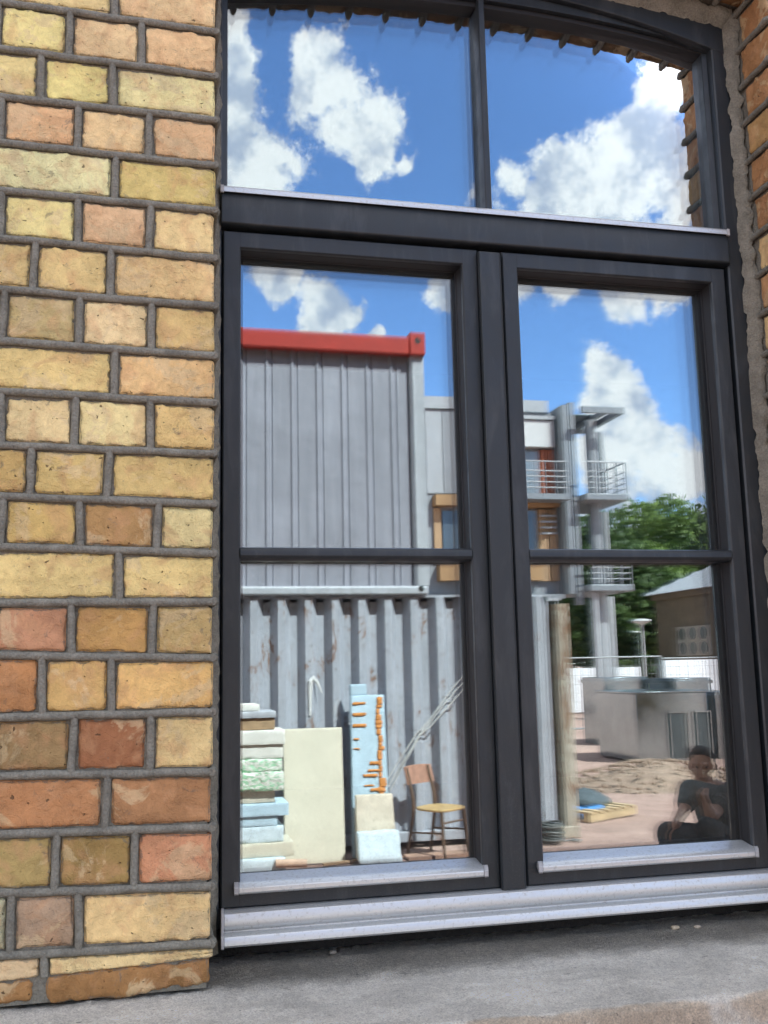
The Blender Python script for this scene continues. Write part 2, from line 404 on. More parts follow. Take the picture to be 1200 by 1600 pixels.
    def build(s, name, mat, parent=None, smooth=False, bevel=0.0, origin=None):
        me = bpy.data.meshes.new(name)
        vs = s.v
        if origin is not None:
            vs = [(p[0]-origin[0], p[1]-origin[1], p[2]-origin[2]) for p in vs]
        me.from_pydata(vs, [], s.f); me.update()
        if any(t != (1,1,1) for t in s.tone):
            at = me.attributes.new('tone', 'FLOAT_COLOR', 'POINT')
            at.data.foreach_set('color', [x for t, e in zip(s.tone, s.rim) for x in (*t, e)])
        if smooth:
            me.polygons.foreach_set('use_smooth', [True]*len(me.polygons))
            if smooth != 'all':
                try: me.set_sharp_from_angle(angle=rad(38))
                except Exception: pass
        me.materials.append(MAT[mat] if isinstance(mat, str) else mat)
        o = bpy.data.objects.new(name, me); COL.objects.link(o)
        if origin is not None: o.location = origin
        PLACE[o.name] = Matrix.Translation(Vector(origin or (0,0,0)))
        if parent is not None:                       # shapes are given in world metres
            o.parent = parent; o.matrix_parent_inverse = PLACE[parent.name].inverted()
        if bevel:
            md = o.modifiers.new('bevel', 'BEVEL'); md.width = bevel; md.segments = 2; md.limit_method = 'ANGLE'; md.angle_limit = rad(40)
            md.harden_normals = False
            me.polygons.foreach_set('use_smooth', [True]*len(me.polygons))
            try: me.set_sharp_from_angle(angle=rad(32))
            except Exception: pass
        return o
def box(name, mat, parent, *b, bevel=0.0):
    return MB().box(*b).build(name, mat, parent, bevel=bevel)
# ================================================================== the facade
GROUND_Y = 0.0
random.seed(7)
house = empty('brick_building', (0.6, 0, 0))
tag(house, 'yellow brick building with raised grey mortar joints around the tall window', 'building')
OPEN_L, OPEN_R = 0.100, 1.306
def arch_z(x): return 3.346 - 0.12*(x-0.683)**2
def arch_in(x): return 3.250 - 0.14*(x-0.683)**2
def arch_face(x): return 3.287 - 0.25*(x-0.683)**2

# ---- mortar core of the wall left and right of the opening, and above it
core_l = MB().box(-1.7, OPEN_L-0.006, 0.0016, 0.42, 1.285, 4.05).build('pier', 'mortar', house)
core_r = MB().box(OPEN_R+0.006, 2.6, 0.0016, 0.42, 1.285, 4.05).build('pier', 'mortar', house)
m = MB()
N = 24
xs = [OPEN_L-0.006 + (OPEN_R-OPEN_L+0.012)*i/N for i in range(N+1)]
poly = [(x, arch_z(x)+0.008) for x in xs] + [(OPEN_R+0.006, 4.05), (OPEN_L-0.006, 4.05)]
core_t = m.prism(poly, 0.0016, 0.42, 'y').build('arch_spandrel', 'mortar', house)
# the rest of the building, out of the picture: it throws the shade the window wall stands in
HTOP, HX0, HX1, HY = 8.7, -11.0, 17.0, 9.0
up = MB()
up.box(HX0, -1.7, 0.004, 0.42, 0, HTOP); up.box(2.6, HX1, 0.004, 0.42, 0, HTOP); up.box(-1.7, 2.6, 0.004, 0.42, 4.05, HTOP)
up.box(HX0, HX0+0.4, 0.43, HY, 0, HTOP); up.box(HX1-0.4, HX1, 0.43, HY, 0, HTOP); up.box(HX0, HX1, HY+0.01, HY+0.4, 0, HTOP)
up.build('outer_wall', 'far_brick', house)
MB().box(HX0-0.15, HX1+0.15, -0.12, HY+0.55, HTOP+0.002, HTOP+0.25).build('roof', plain('roof_sheet', (0.12,0.12,0.13), 0.6), house)
# plain dark room behind the window
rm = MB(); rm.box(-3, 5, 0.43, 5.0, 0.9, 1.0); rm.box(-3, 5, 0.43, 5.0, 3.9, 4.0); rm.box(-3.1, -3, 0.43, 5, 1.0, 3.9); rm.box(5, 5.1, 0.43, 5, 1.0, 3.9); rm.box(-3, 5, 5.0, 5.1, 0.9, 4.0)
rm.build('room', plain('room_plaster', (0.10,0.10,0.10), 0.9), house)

# ---- bricks of the left pier, read from the photograph
JOINTS = [(-68,-17),(5,51),(77,120),(152,189),(224,260),(299,330),(373,405),(453,480),(534,557),(613,631),(696,710),(776,788),(855,865),(943,941),(1024,1028),(1121,1112),(1212,1206),(1303,1293),(1396,1384),(1492,1474)]
ROWS = [([180], [(196,165,105),(205,165,115)]),
 ([-4,109,222], [(205,178,105),(214,165,115),(212,160,110)]),
 ([64,177], [(200,172,105),(208,178,100),(210,180,120)]),
 ([1,122,233], [(212,155,105),(214,165,112),(196,150,105)]),
 ([180], [(208,184,130),(188,160,85)]),
 ([1,122,234], [(205,178,108),(200,155,112),(205,170,110)]),
 ([53,173], [(200,165,100),(200,165,100),(208,165,105)]),
 ([5,124,237], [(178,150,95),(208,170,120),(192,155,90)]),
 ([179], [(205,170,100),(208,160,100)]),
 ([2,117,235], [(214,170,115),(210,175,115),(208,165,95)]),
 ([48,169], [(190,150,80),(190,155,85),(192,158,90)]),
 ([3,125,246], [(188,150,75),(165,120,65),(215,175,115)]),
 ([186], [(208,170,100),(212,170,100)]),
 ([112,238], [(182,122,86),(180,130,60),(180,145,85)]),
 ([66,174], [(178,115,60),(190,145,75),(205,155,80)]),
 ([114,235], [(150,115,70),(150,90,52),(200,165,105)]),
 ([166], [(178,115,65),(165,110,65)]),
 ([87,210], [(160,130,70),(150,115,55),(195,125,85)]),
 ([17,123], [(165,155,125),(165,130,105),(205,165,105)])]
def tone(c, g=1.0):
    l_ = lin(c); y = 0.3*l_[0]+0.6*l_[1]+0.1*l_[2]
    return tuple(min(0.85, (x*0.80+y*0.20)*(1.14+0.9*y)*g*q) for x, q in zip(l_, (0.97, 1.07, 0.98)))
GAP = 0.0165
def zline(i):
    a = onwall(0, JOINTS[i][0]); b = onwall(333, JOINTS[i][1])
    k = (b.z-a.z)/(b.x-a.x)
    return lambda x: a.z + k*(max(x, -0.6)-a.x)
ZL = [zline(i) for i in range(len(JOINTS))]
bseed = [0]
def lay_brick(x0, x1, zb, zt, col, parent, depth=0.115, step=0.0075, y0=0.0):
    bseed[0] += 1
    xm = (x0+x1)/2; h = zt(xm)-zb(xm)-GAP
    zc = (zt(xm)+zb(xm))/2
    k = (zb(x1)-zb(x0))/(x1-x0)
    off = random.uniform(-0.0030, -0.0008)
    sk = random.uniform(-0.012, 0.012)
    lean = random.uniform(-0.006, 0.006)
    def warp(p):
        dx = p.x-xm
        return Vector((p.x + (p.z-zc)*sk, p.y + off + dx*lean, p.z + dx*k))
    m = MB().rough((x0, y0-0.001, zc-h/2), (x1, y0+depth, zc+h/2), r=0.0048, amp=0.0021, step=step, seed=bseed[0]*1.37, freq=60, edge=3.0, tone=tone(col), warp=warp)
    return m.build('brick', 'brick', parent, smooth='all')
def vbead(x0z, x1z, parent, y=-0.0026, r=0.0062):
    a, b = Vector(x0z), Vector(x1z); n = 7; pts = []
    sd = random.random()*50
    for i in range(n+1):
        t = i/n; p = a.lerp(b, t)
        pts.append((p.x + 0.0012*noisev(p, 40, sd), y + 0.001*noisev(p, 55, sd+3), p.z))
    return MB().tube(pts, [r*(1+0.16*noisev(p, 70, sd+8)) for p in pts], 10).build('mortar_bead', 'bead', parent, smooth=True)
LEFT_END = -0.95
far_l = MB()
for i, (cuts, cols) in enumerate(ROWS):
    zt, zb = ZL[i], ZL[i+1]
    vm = (JOINTS[i][0]+JOINTS[i+1][0]+JOINTS[i][1]+JOINTS[i+1][1])/4
    xs = [onwall(u, vm - (166-u)*0.0).x for u in cuts]
    edges = xs + [OPEN_L + random.uniform(-0.002, 0.002)]
    cols = list(cols)
    # first brick on the left starts outside the picture
    first_w = 0.262 if len(cuts) == 1 else (0.125 if i % 4 else 0.262)
    left0 = edges[0] - first_w - (0 if len(cols) == len(edges) else 0)
    bounds = [left0] + edges
    if len(cols) < len(bounds)-1: cols = [random.choice(cols)] + cols
    for j in range(len(bounds)-1):
        last = (j == len(bounds)-2)
        lay_brick(bounds[j]+GAP/2, bounds[j+1]-(0 if last else GAP/2), zb, zt, cols[j], core_l)
    for j, x in enumerate(bounds[:-1]):
        tl = random.uniform(-0.002, 0.002)
        vbead((x+tl, 0, zb(x)+0.003), (x-tl, 0, zt(x)-0.003), core_l)
    # bricks further left, outside the picture: one joined part
    x = left0
    while x > LEFT_END:
        w = random.choice((0.262, 0.128)); x0 = x-w
        zm = (zt(x)+zb(x))/2; h = zt(x)-zb(x)-GAP
        far_l.rough((x0+GAP/2, 0, zm-h/2), (x-GAP/2, 0.1, zm+h/2), r=0.006, amp=0.0015, step=0.03, seed=x*9+i, freq=60, tone=tone(random.choice(cols)))
        x = x0
for i in range(4):                                     # courses above the picture
    zb_ = ZL[0](0)+0.092*i; zt_ = zb_+0.092; x = OPEN_L; first = True
    while x > LEFT_END:
        w = random.choice((0.262, 0.128)); x0 = x-w
        far_l.rough((x0+GAP/2, 0, zb_+GAP/2), (x-(0 if first else GAP/2), 0.1, zt_-GAP/2), r=0.006, amp=0.0015, step=0.03, seed=x*7+i, freq=60, tone=tone(random.choice(ROWS[i][1])))
        x = x0; first = False
tag(far_l.build('outer_brick', 'brick', core_l, smooth='all'), kind='stuff')
def hbead(zf, x0, x1, parent, wrap=None, seed=0, step=0.02, poke=0.004):
    """raised joint along the wall face; wrap runs it back round the corner of the reveal"""
    n = int(abs(x1-x0)/step); pts = []
    for i in range(n+1):
        x = x0+(x1-x0)*i/n
        pts.append(Vector((x, -0.0030+0.0012*noisev((x,0,seed), 30, seed), zf(x)+0.0022*noisev((x,0,seed), 14, seed+2))))
    rs = [0.0068*(1+0.13*noisev(p, 45, seed+4)) for p in pts]
    m = MB().tube(pts, rs, 10)
    if wrap:
        sgn = 1 if x1 > x0 else -1
        xe = pts[-1].x
        m2 = [(xe+sgn*poke*0.2, -0.0075-0.002*random.random(), pts[-1].z), (xe+sgn*poke*0.6, 0.004, pts[-1].z+0.001), (xe+sgn*0.001, 0.03, pts[-1].z), (xe+sgn*0.0012, 0.07, pts[-1].z+0.001), (xe+sgn*0.001, 0.118, pts[-1].z-0.001)]
        m.tube(m2, [0.0062,0.0085,0.0068,0.0066,0.0068], 10)
    return m.build('mortar_bead', 'bead', parent, smooth=True)
for i in range(len(JOINTS)):
    hbead(ZL[i], LEFT_END, OPEN_L+0.0005, core_l, wrap=True, seed=i*2.3+1)
for i in range(1, 4):
    hbead(lambda x, i=i: ZL[0](0)+0.092*i, LEFT_END, OPEN_L+0.0005, core_l, wrap=True, seed=i*3.3+100)
# lowest course: thin sawn strip of brick over a broken brown base that stands on the ledge
zt = ZL[-1]
x69 = onwall(69, 1520).x
zcut = lambda x: 1.333 + 0.028*(x-0.1)
for (x0, x1, c) in ((x69-0.25, x69-GAP/2, (190,155,115)), (x69+GAP/2, OPEN_L+0.004, (214,168,112))):
    mid = (x0+x1)/2
    k = 0.028
    MB().rough((x0, -0.004, zcut(mid)), (x1, 0.11, zt(mid)-GAP/2), r=0.0035, amp=0.0012, step=0.007, seed=x0*31, freq=70, tone=tone(c), warp=lambda p, mid=mid, k=k: Vector((p.x, p.y, p.z+(p.x-mid)*(k if p.z < 1.34 else -0.02)))).build('brick', 'brick', core_l, smooth='all')
    MB().rough((x0-0.004, -0.003, 1.285), (x1-0.006, 0.11, zcut(mid)-0.001), r=0.008, amp=0.0045, step=0.006, seed=x0*17+3, freq=55, edge=1.3, tone=tone((150,100,48)), warp=lambda p, mid=mid: Vector((p.x, p.y, p.z+(p.x-mid)*0.028))).build('brick_base', 'brick', core_l, smooth='all')
vbead((x69, 0, zcut(x69)), (x69, 0, zt(x69)), core_l)
xx = -0.95
m = MB()
while xx < x69-0.26:
    m.rough((xx, 0.002, 1.285), (xx+0.245, 0.1, 1.345), r=0.006, amp=0.002, step=0.03, seed=xx, freq=60, tone=tone((190,150,100))); xx += 0.262
tag(m.build('outer_brick', 'brick', core_l, smooth='all'), kind='stuff')

# ---- right pier: its reveal shows beside the frame
RJ = [onx(1154,80,OPEN_R).z, onx(1157,132,OPEN_R).z]
zr0 = RJ[0]
PAL = [(190,140,85),(178,130,72),(196,148,92),(170,112,62),(200,160,105),(186,128,78),(160,104,58)]
RP = 0.0915
far_r = MB()
for i in range(-6, 22):
    ztop = zr0 - RP*i; zbot = ztop-RP
    if zbot < 1.27: break
    w = (0.135 if i % 2 else 0.20); vis = -1 <= i < 20
    c = random.choice(PAL)
    f0 = lambda x, z=zbot: z; f1 = lambda x, z=ztop: z
    if vis:
        lay_brick(OPEN_R+random.uniform(-0.002,0.002), OPEN_R+w-GAP/2, f0, f1, c, core_r, depth=0.108, step=0.0085)
        if i < 16: lay_brick(OPEN_R+w+GAP/2, OPEN_R+w+0.255, f0, f1, random.choice(PAL), core_r, depth=0.08, step=0.014)
    else:
        far_r.rough((OPEN_R, 0, zbot+GAP/2), (OPEN_R+w-GAP/2, 0.1, ztop-GAP/2), r=0.006, amp=0.0015, step=0.03, seed=i, freq=60, tone=tone(c))
    x = OPEN_R+w + (0.255+GAP/2 if vis and i < 16 else 0)
    while x < 2.15:
        ww = random.choice((0.262,0.128))
        far_r.rough((x+GAP/2, 0, zbot+GAP/2), (x+ww-GAP/2, 0.1, ztop-GAP/2), r=0.006, amp=0.0015, step=0.03, seed=x*5+i, freq=60, tone=tone(random.choice(PAL))); x += ww
    hbead(lambda x, z=zbot: z, 2.15, OPEN_R-0.0005, core_r, wrap=True, seed=i*1.9+300, poke=0.006)
    vbead((OPEN_R+w, 0, zbot+0.003), (OPEN_R+w, 0, ztop-0.003), core_r)
tag(far_r.build('outer_brick', 'brick', core_r, smooth='all'), kind='stuff')

# ---- shallow arch of bricks on end over the window
k = 0
x = OPEN_L - 0.03
while x < OPEN_R + 0.04:
    xm = x+0.0455; sl = -0.24*(xm-0.683); ang = math.atan(sl)*1.0
    ca, sa = math.cos(ang), math.sin(ang)
    zc = arch_z(xm)
    fr = lambda p, xm=xm, zc=zc, ca=ca, sa=sa: Vector((xm + p.x*ca - p.z*sa, p.y, zc + p.x*sa + p.z*ca))
    MB().rough((-0.037, -0.001, 0.0), (0.037, 0.112, 0.235), r=0.006, amp=0.0022, step=0.009, seed=k*2.9+700, freq=65, edge=1.7, tone=tone(random.choice([(120,84,50),(128,86,46),(112,82,54),(134,92,50)])), frame=fr).build('brick', 'brick', core_t, smooth='all')  # tones lowered to dim the mirrored arch: shade put into the brick colour
    xb = x; slb = math.atan(-0.24*(xb-0.683)); zb_ = arch_z(xb)
    dirv = Vector((-math.sin(slb), 0, math.cos(slb)))
    b0 = Vector((xb, -0.002, zb_))
    pts = [b0 - dirv*0.011] + [b0 + dirv*t + Vector((0.0012*noisev((t,k,0), 30), 0, 0)) for t in (0.0,0.02,0.06,0.12,0.18,0.235)]
    mb = MB().tube(pts, [0.0035,0.0075,0.007,0.0066,0.0066,0.0068,0.0066], 10)
    c0 = b0 - dirv*0.0005
    mb.tube([c0+Vector((0,-0.006,0)) - dirv*0.003, c0+Vector((0,0.008,0)) - dirv*0.004, c0+Vector((0,0.04,0)), c0+Vector((0,0.118,0))], [0.005,0.008,0.0066,0.0066], 10)
    mb.build('mortar_bead', 'bead', core_t, smooth=True)
    x += 0.091; k += 1
far_t = MB()
for i in range(5):
    zz = 3.565+0.0917*i; x = OPEN_L+0.02-0.13*(i % 2)
    while x < OPEN_R:
        w = 0.262 if i % 2 else 0.128
        far_t.rough((x+GAP/2, 0, zz+GAP/2), (x+w-GAP/2, 0.1, zz+0.0917-GAP/2), r=0.006, amp=0.0015, step=0.03, seed=x*5+i, freq=60, tone=tone(random.choice(PAL))); x += w
tag(far_t.build('outer_brick', 'brick', core_t, smooth='all'), kind='stuff')

# ---- mortar smeared between frame and reveal
def fillet(name, pa, pb, n, parent):
    """ragged strip of mortar; pa/pb give the two edges for t in 0..1"""
    def fn(u, v):
        a, b = pa(u), pb(u); p = a.lerp(b, v)
        bul = math.sin(PI*v)*0.006
        w = noisev(p, 35, 4)*0.005 + noisev(p, 90, 7)*0.003
        e = (b-a).normalized()
        return p + Vector((0, -1, 0))*(bul + w*0.7) + e*w*(1 if 0 < v < 1 else 1.3)
    return MB().grid(fn, n, 5).build(name, 'fillet', parent, smooth='all')
fillet('frame_mortar', lambda t: Vector((1.281, FR-0.001, 1.30+t*1.985)), lambda t: Vector((OPEN_R+0.002, FR-0.020, 1.30+t*1.985)), 260, core_r)
fillet('frame_mortar', lambda t: Vector((OPEN_L-0.004+1.205*t, FR-0.001, arch_z(OPEN_L+1.2*t)-0.043)), lambda t: Vector((OPEN_L-0.004+1.205*t, FR-0.018, arch_z(OPEN_L+1.2*t)+0.002)), 160, core_t)
fillet('frame_mortar', lambda t: Vector((OPEN_L+0.02, FR-0.001, 1.30+t*1.985)), lambda t: Vector((OPEN_L-0.002, FR-0.016, 1.30+t*1.985)), 200, core_l)

# ---- concrete ledge under the window
def ledge_top(x, y):
    z = 1.288 - 0.0 - max(0.0, (0.17-y))*0.055
    z += 0.0028*noise.noise(Vector((x*6, y*14, 1.3))) + 0.0016*noise.noise(Vector((x*25, y*40, 4)))
    if y > -0.02: z += 0.0022*noise.noise(Vector((x*70, y*80, 9)))
    return z
YF = -0.225
LX0, LX1 = -1.7, 2.6
m = MB()
def lf(u, v):
    x = -0.75 + u*2.6
    # across: back edge, top, rounded nose, front face
    if v < 0.8:
        y = 0.20 + (YF+0.016-0.20)*(v/0.8); z = ledge_top(x, y)
        return (x, y, z)
    t = (v-0.8)/0.2
    z0 = ledge_top(x, YF+0.016); wob = 0.004*noise.noise(Vector((x*9, 0, 2))) + 0.0025*noise.noise(Vector((x*45, 0, 7)))
    if t < 0.5:
        a = t/0.5*PI/2
        return (x, YF+0.016-0.016*math.sin(a)+wob, z0-0.014*(1-math.cos(a)))
    return (x, YF+wob*(1.0)+0.003*noise.noise(Vector((x*20, t*12, 3))), z0-0.014-(t-0.5)*2*0.25)
m.grid(lambda u, v: lf(1-u, v), 520, 110)
ledge = m.build('ledge', 'concrete', house, smooth='all')
m = MB(); m.box(LX0, -0.7501, YF, 0.42, 0.0, 1.268); m.box(1.8501, LX1, YF, 0.42, 0.0, 1.268); m.box(-0.75, 1.85, YF+0.02, 0.42, 0.0, 1.24)
m.build('plinth', 'concrete', house)
MB().box(OPEN_L-0.002, OPEN_R+0.004, 0.168, 0.30, 1.27, 1.335).build('sill_membrane', 'membrane', house)
# ================================================================== the window
# (members were measured in a plane 0.12 m behind the brick face; refit moves them to the true frame plane)
KF = (CAM_D+FR)/(CAM_D+0.12)
def refit(m):
    m.v = [(x*q, y, EYE+(z-EYE)*q) for (x, y, z) in m.v for q in ((CAM_D+min(y, FR))/(CAM_D+0.12),)]; return m
class WB(MB):
    def build(s, *a, **k):
        if not getattr(s, 'done', False): refit(s); s.done = True
        return MB.build(s, *a, **k)
win = empty('window', (0.677, FR, 1.376))
tag(win, 'tall anthracite arched window with two casements, top light and silver sill', 'window')
YB = GL + 0.02
# outer frame: two jambs, arched head, bottom rail
jm = WB()
def jamb(x_out, x_in, s):
    """vertical member with a stepped inner edge; s = +1 for the left one"""
    pf = [(x_out, YB), (x_out, FR), (x_in-s*0.004, FR), (x_in, FR+0.003), (x_in, FR+0.020), (x_in+s*0.012, FR+0.024), (x_in+s*0.012, YB+0.02), (x_in, YB+0.02)]
    if s < 0: pf = pf[::-1]
    top = min(arch_z(x_out), arch_z(x_in))-0.02
    jm.prism(pf, 1.345, top, 'z')
jamb(0.076, 0.1215, 1); jamb(1.284, 1.2375, -1)
jm.build('frame', 'frame', win, bevel=0.0012)
def arch_band(lo, hi, y0, y1, x0, x1, n=40):
    m = MB(); vs = []; fs = []
    for i in range(n+1):
        x = x0+(x1-x0)*i/n
        for (z, y) in ((lo(x), y0), (hi(x), y0), (hi(x), y1), (lo(x), y1)): vs.append((x, y, z))
    for i in range(n):
        for q in range(4):
            a = i*4+q; b = i*4+(q+1) % 4; fs.append((a, a+4, b+4, b))
    fs.append((0,1,2,3)); k = n*4; fs.append((k+3,k+2,k+1,k))
    return m.add(vs, fs)
head = arch_band(arch_face, lambda x: arch_z(x)-0.031, FR-0.0015, YB, 0.078, 1.296).build('frame_head', 'frame', win, bevel=0.0015)
arch_band(lambda x: arch_in(x)+0.012, lambda x: arch_face(x)-0.0005, FR+0.012, YB, 0.118, 1.256).build('head_bead', 'frame', head, bevel=0.0012)
arch_band(arch_in, lambda x: arch_in(x)+0.0115, FR+0.024, YB-0.002, 0.119, 1.255).build('head_bead', 'gasket', head, bevel=0.001)
WB().box(0.1215, 1.2375, FR+0.012, YB, 1.345, 1.377).build('bottom_rail', 'frame', win)
# mullion behind the meeting stiles
WB().box(0.650, 0.706, FR+0.03, YB, 1.378, 2.669).build('mullion', 'frame', win)
# transom with its drip strip
WB().prism([(YB,2.668),(FR-0.006,2.668),(FR-0.013,2.674),(FR-0.014,2.733),(FR-0.008,2.741),(YB,2.7445)], 0.1200, 1.2440).build('transom', 'frame', win, bevel=0.0025)
st = WB().prism([(FR+0.035,2.7450),(FR-0.012,2.7440),(FR-0.0185,2.7390),(FR-0.0200,2.7400),(FR-0.0190,2.7490),(FR-0.014,2.7515),(FR+0.035,2.7560)], 0.1260, 1.2420).build('drip_strip', 'alu', win)
for a in (0.1185, 1.2422): WB().box(a, a+0.0073, FR-0.0215, FR+0.02, 2.7375, 2.7535).build('end_cap', 'cap', st, bevel=0.0012)
# bar of the top light
MB().prism([(0.6830,GL-0.030),(0.6850,GL-0.034),(0.6970,GL-0.034),(0.6990,GL-0.030),(0.6990,YB),(0.6830,YB)], EYE+(2.7446-EYE)*KF, arch_in(0.683)+0.02, 'z').build('top_light_bar', 'frame', win, bevel=0.0008)

def pane_mesh(x0, x1, z0, z1, y, th=0.004, yaw=0.0, pitch=0.0, topf=None):
    m = WB(); xc = (x0+x1)/2; zc = (z0+z1)/2
    n = 16 if topf else 1; vs = []; fs = []
    for i in range(n+1):
        x = x0+(x1-x0)*i/n
        for (z, yy) in ((z0, 0), (topf(x) if topf else z1, 0), (topf(x) if topf else z1, th), (z0, th)):
            vs.append((x, y+yy+(x-xc)*math.tan(yaw)+(z-zc)*math.tan(pitch), z))
    for i in range(n):
        for q in range(4):
            a = i*4+q; b = i*4+(q+1) % 4; fs.append((a, b, b+4, a+4))
    fs.append((3,2,1,0)); k = n*4; fs.append((k,k+1,k+2,k+3))
    return m.add(vs, fs)
def glazing(parent, x0, x1, z0, z1, tilts, topf=None):
    pane_mesh(x0, x1, z0, z1, GL, topf=topf).build('pane', 'glass', parent)
    for q, (yaw, pitch) in enumerate(tilts):
        ins = 0.012
        tf = (lambda x: topf(x)-ins) if topf else None
        pane_mesh(x0+ins, x1-ins, z0+ins, z1-ins, GL+0.019*(q+1), yaw=rad(yaw), pitch=rad(pitch), topf=tf).build('inner_pane', 'glass_inner', parent)
    # black spacer between the panes
    if not topf:
        ring(x0-0.004, x1+0.004, z0-0.004, z1+0.004, [(0,GL+0.0045),(0.0155,GL+0.0045),(0.0155,GL+0.0175),(0,GL+0.0175)], closed=True).build('spacer', 'gasket', parent)
def ring(x0, x1, z0, z1, prof, closed=False):
    """sweep a profile of (inset, y) round a rectangle with mitred corners"""
    m = WB(); vs = []; fs = []
    for (d, y) in prof: vs += [(x0+d,y,z0+d),(x1-d,y,z0+d),(x1-d,y,z1-d),(x0+d,y,z1-d)]
    n = len(prof)
    for i in range(n if closed else n-1):
        j = (i+1) % n
        for q in range(4):
            a = i*4+q; b = i*4+(q+1) % 4; c = j*4+(q+1) % 4; d = j*4+q
            fs.append((a, b, c, d))
    return m.add(vs, fs)
def sash(x0, x1, z0, z1, tilts, label):
    w = 0.0355
    prof = [(0, FR+0.062), (0, FR+0.0025), (0.0025, FR), (0.032, FR), (0.0345, FR+0.0025), (w, FR+0.012), (w, FR+0.022), (w, GL-0.001), (w-0.005, GL+0.0005), (w-0.005, GL+0.060), (0.0, FR+0.062)]
    s = ring(x0, x1, z0, z1, prof).build('sash', 'frame', win, smooth=True)
    s['label'] = label
    g0, g1, h0, h1 = x0+w-0.004, x1-w+0.004, z0+w-0.004, z1-w+0.004
    glazing(s, g0, g1, h0, h1, tilts)
    ring(x0+w-0.0012, x1-w+0.0012, z0+w-0.0012, z1-w+0.0012, [(0,GL-0.006),(0.0028,GL-0.0055),(0.0034,GL-0.0004)]).build('gasket', 'gasket', s)
    a, b = x0+w-0.0012, x1-w+0.0012; hb = h0; h0 = h0+0.0095
    ring(x0+w-0.0004, x1-w+0.0004, z0+w-0.0004, z1-w+0.0004, [(0,FR+0.0085),(0.0006,FR+0.013),(0.0006,GL-0.0008)]).build('sash_return_shade', 'gasket', s)  # black ring: the shadow on the inner returns, put in as colour
    for xa in (x0+0.0335, x1-0.0335):                       # butt joints of rails and stiles
        for (za, zb_) in ((z0+0.004, z0+0.031), (z1-0.031, z1-0.004)):
            WB().box(xa-0.0004, xa+0.0004, FR-0.0002, FR+0.004, za, zb_).build('corner_joint', 'gasket', s)
    # glazing bar, rounded in front
    pr = [(GL-0.0006, 2.0035), (FR+0.010, 2.0035), (FR+0.001, 2.0065), (FR-0.003, 2.0120), (FR-0.003, 2.0200), (FR+0.001, 2.0260), (FR+0.010, 2.0285), (GL-0.0006, 2.0285)]
    WB().prism(pr, a-0.001, b+0.001).build('glazing_bar', 'frame', s, bevel=0.0015)
    # silver weather bar with plastic ends
    wb = [(GL-0.002, h0+0.010), (FR+0.004, h0+0.003), (FR-0.010, h0-0.002), (FR-0.0165, h0-0.008), (FR-0.0165, h0-0.0165), (FR-0.013, h0-0.0185), (FR-0.002, h0-0.0165), (FR-0.002, h0-0.006), (GL-0.002, h0-0.004)]
    WB().prism(wb, a-0.002, b+0.002).build('weather_bar', 'alu', s, bevel=0.0012)
    for q0, q1 in ((a-0.0105, a-0.0022), (b+0.0022, b+0.0105)):
        WB().prism([(FR+0.030,h0+0.0075),(FR+0.004,h0+0.0040),(FR-0.011,h0-0.0010),(FR-0.0178,h0-0.0075),(FR-0.0178,h0-0.0180),(FR-0.012,h0-0.0198),(FR-0.001,h0-0.0180),(FR+0.03,h0-0.010)], q0, q1).build('end_cap', 'cap', s, bevel=0.001)
    return s
sash(0.1245, 0.6505, 1.3795, 2.6575, [(0.02, 0.012), (-0.035, 0.02)], 'casement with container and chair mirrored in its glass')
sash(0.7045, 1.2275, 1.3795, 2.6575, [(0.06, 0.006), (0.15, -0.008)], 'casement with balconies, trees and a person mirrored in its glass')
# cover strip over the meeting stiles
WB().prism([(0.652,FR+0.012),(0.652,FR-0.013),(0.656,FR-0.0175),(0.698,FR-0.0175),(0.702,FR-0.013),(0.702,FR+0.012)], 1.3755, 2.6545, 'z').build('cover_strip', 'frame', win, bevel=0.001)
# top lights
for (a, b, t) in ((0.124, 0.683, [(0.015,0.02),(-0.03,0.03)]), (0.6855, 1.2365, [(0.02,0.02),(-0.03,0.04)])):
    p = pane_mesh(a, b, 2.7465, 3.2, GL, topf=lambda x: arch_in(x)+0.004).build('top_light_pane', 'glass', win)
    for q, (yaw, pitch) in enumerate(t):
        pane_mesh(a+0.014, b-0.014, 2.76, 3.2, GL+0.019*(q+1), yaw=rad(yaw), pitch=rad(pitch), topf=lambda x: arch_in(x)-0.010).build('inner_pane', 'glass_inner', p)
for q in ([(0.1205, 0.136), (0.6765, 0.6900), (1.2250, 1.2400)]):
    WB().box(q[0], q[1], GL+0.0045, GL+0.0175, 2.7465, 3.19).build('spacer', 'gasket', win)
WB().box(0.1365, 1.2245, GL+0.0046, GL+0.0174, 2.7465, 2.762).build('spacer', 'gasket', win)
# aluminium sill
sp = [(FR+0.030,1.3785),(FR-0.004,1.3780),(FR-0.012,1.3765),(FR-0.0215,1.3700),(FR-0.0255,1.3600),(FR-0.0265,1.3490),(FR-0.0245,1.3445),(FR-0.0200,1.3415),(FR-0.0205,1.3385),(FR-0.0300,1.3365),(FR-0.0400,1.3310),(FR-0.0440,1.3240),(FR-0.0445,1.3160),(FR-0.0420,1.3130),(FR-0.0390,1.3140),(FR-0.036,1.3230),(FR+0.030,1.3330)]
sill = WB().prism(sp, 0.1310, 1.2780).build('sill', 'alu', win, bevel=0.0008)
WB().prism([(FR+0.03,1.3800),(FR-0.005,1.3800),(FR-0.014,1.3780),(FR-0.0238,1.3710),(FR-0.0280,1.3600),(FR-0.0290,1.3400),(FR-0.0420,1.3330),(FR-0.0465,1.3240),(FR-0.0470,1.3110),(FR-0.036,1.3105),(FR+0.03,1.3300)], 0.1255, 0.1308).build('end_cap', 'cap', sill, bevel=0.0008)

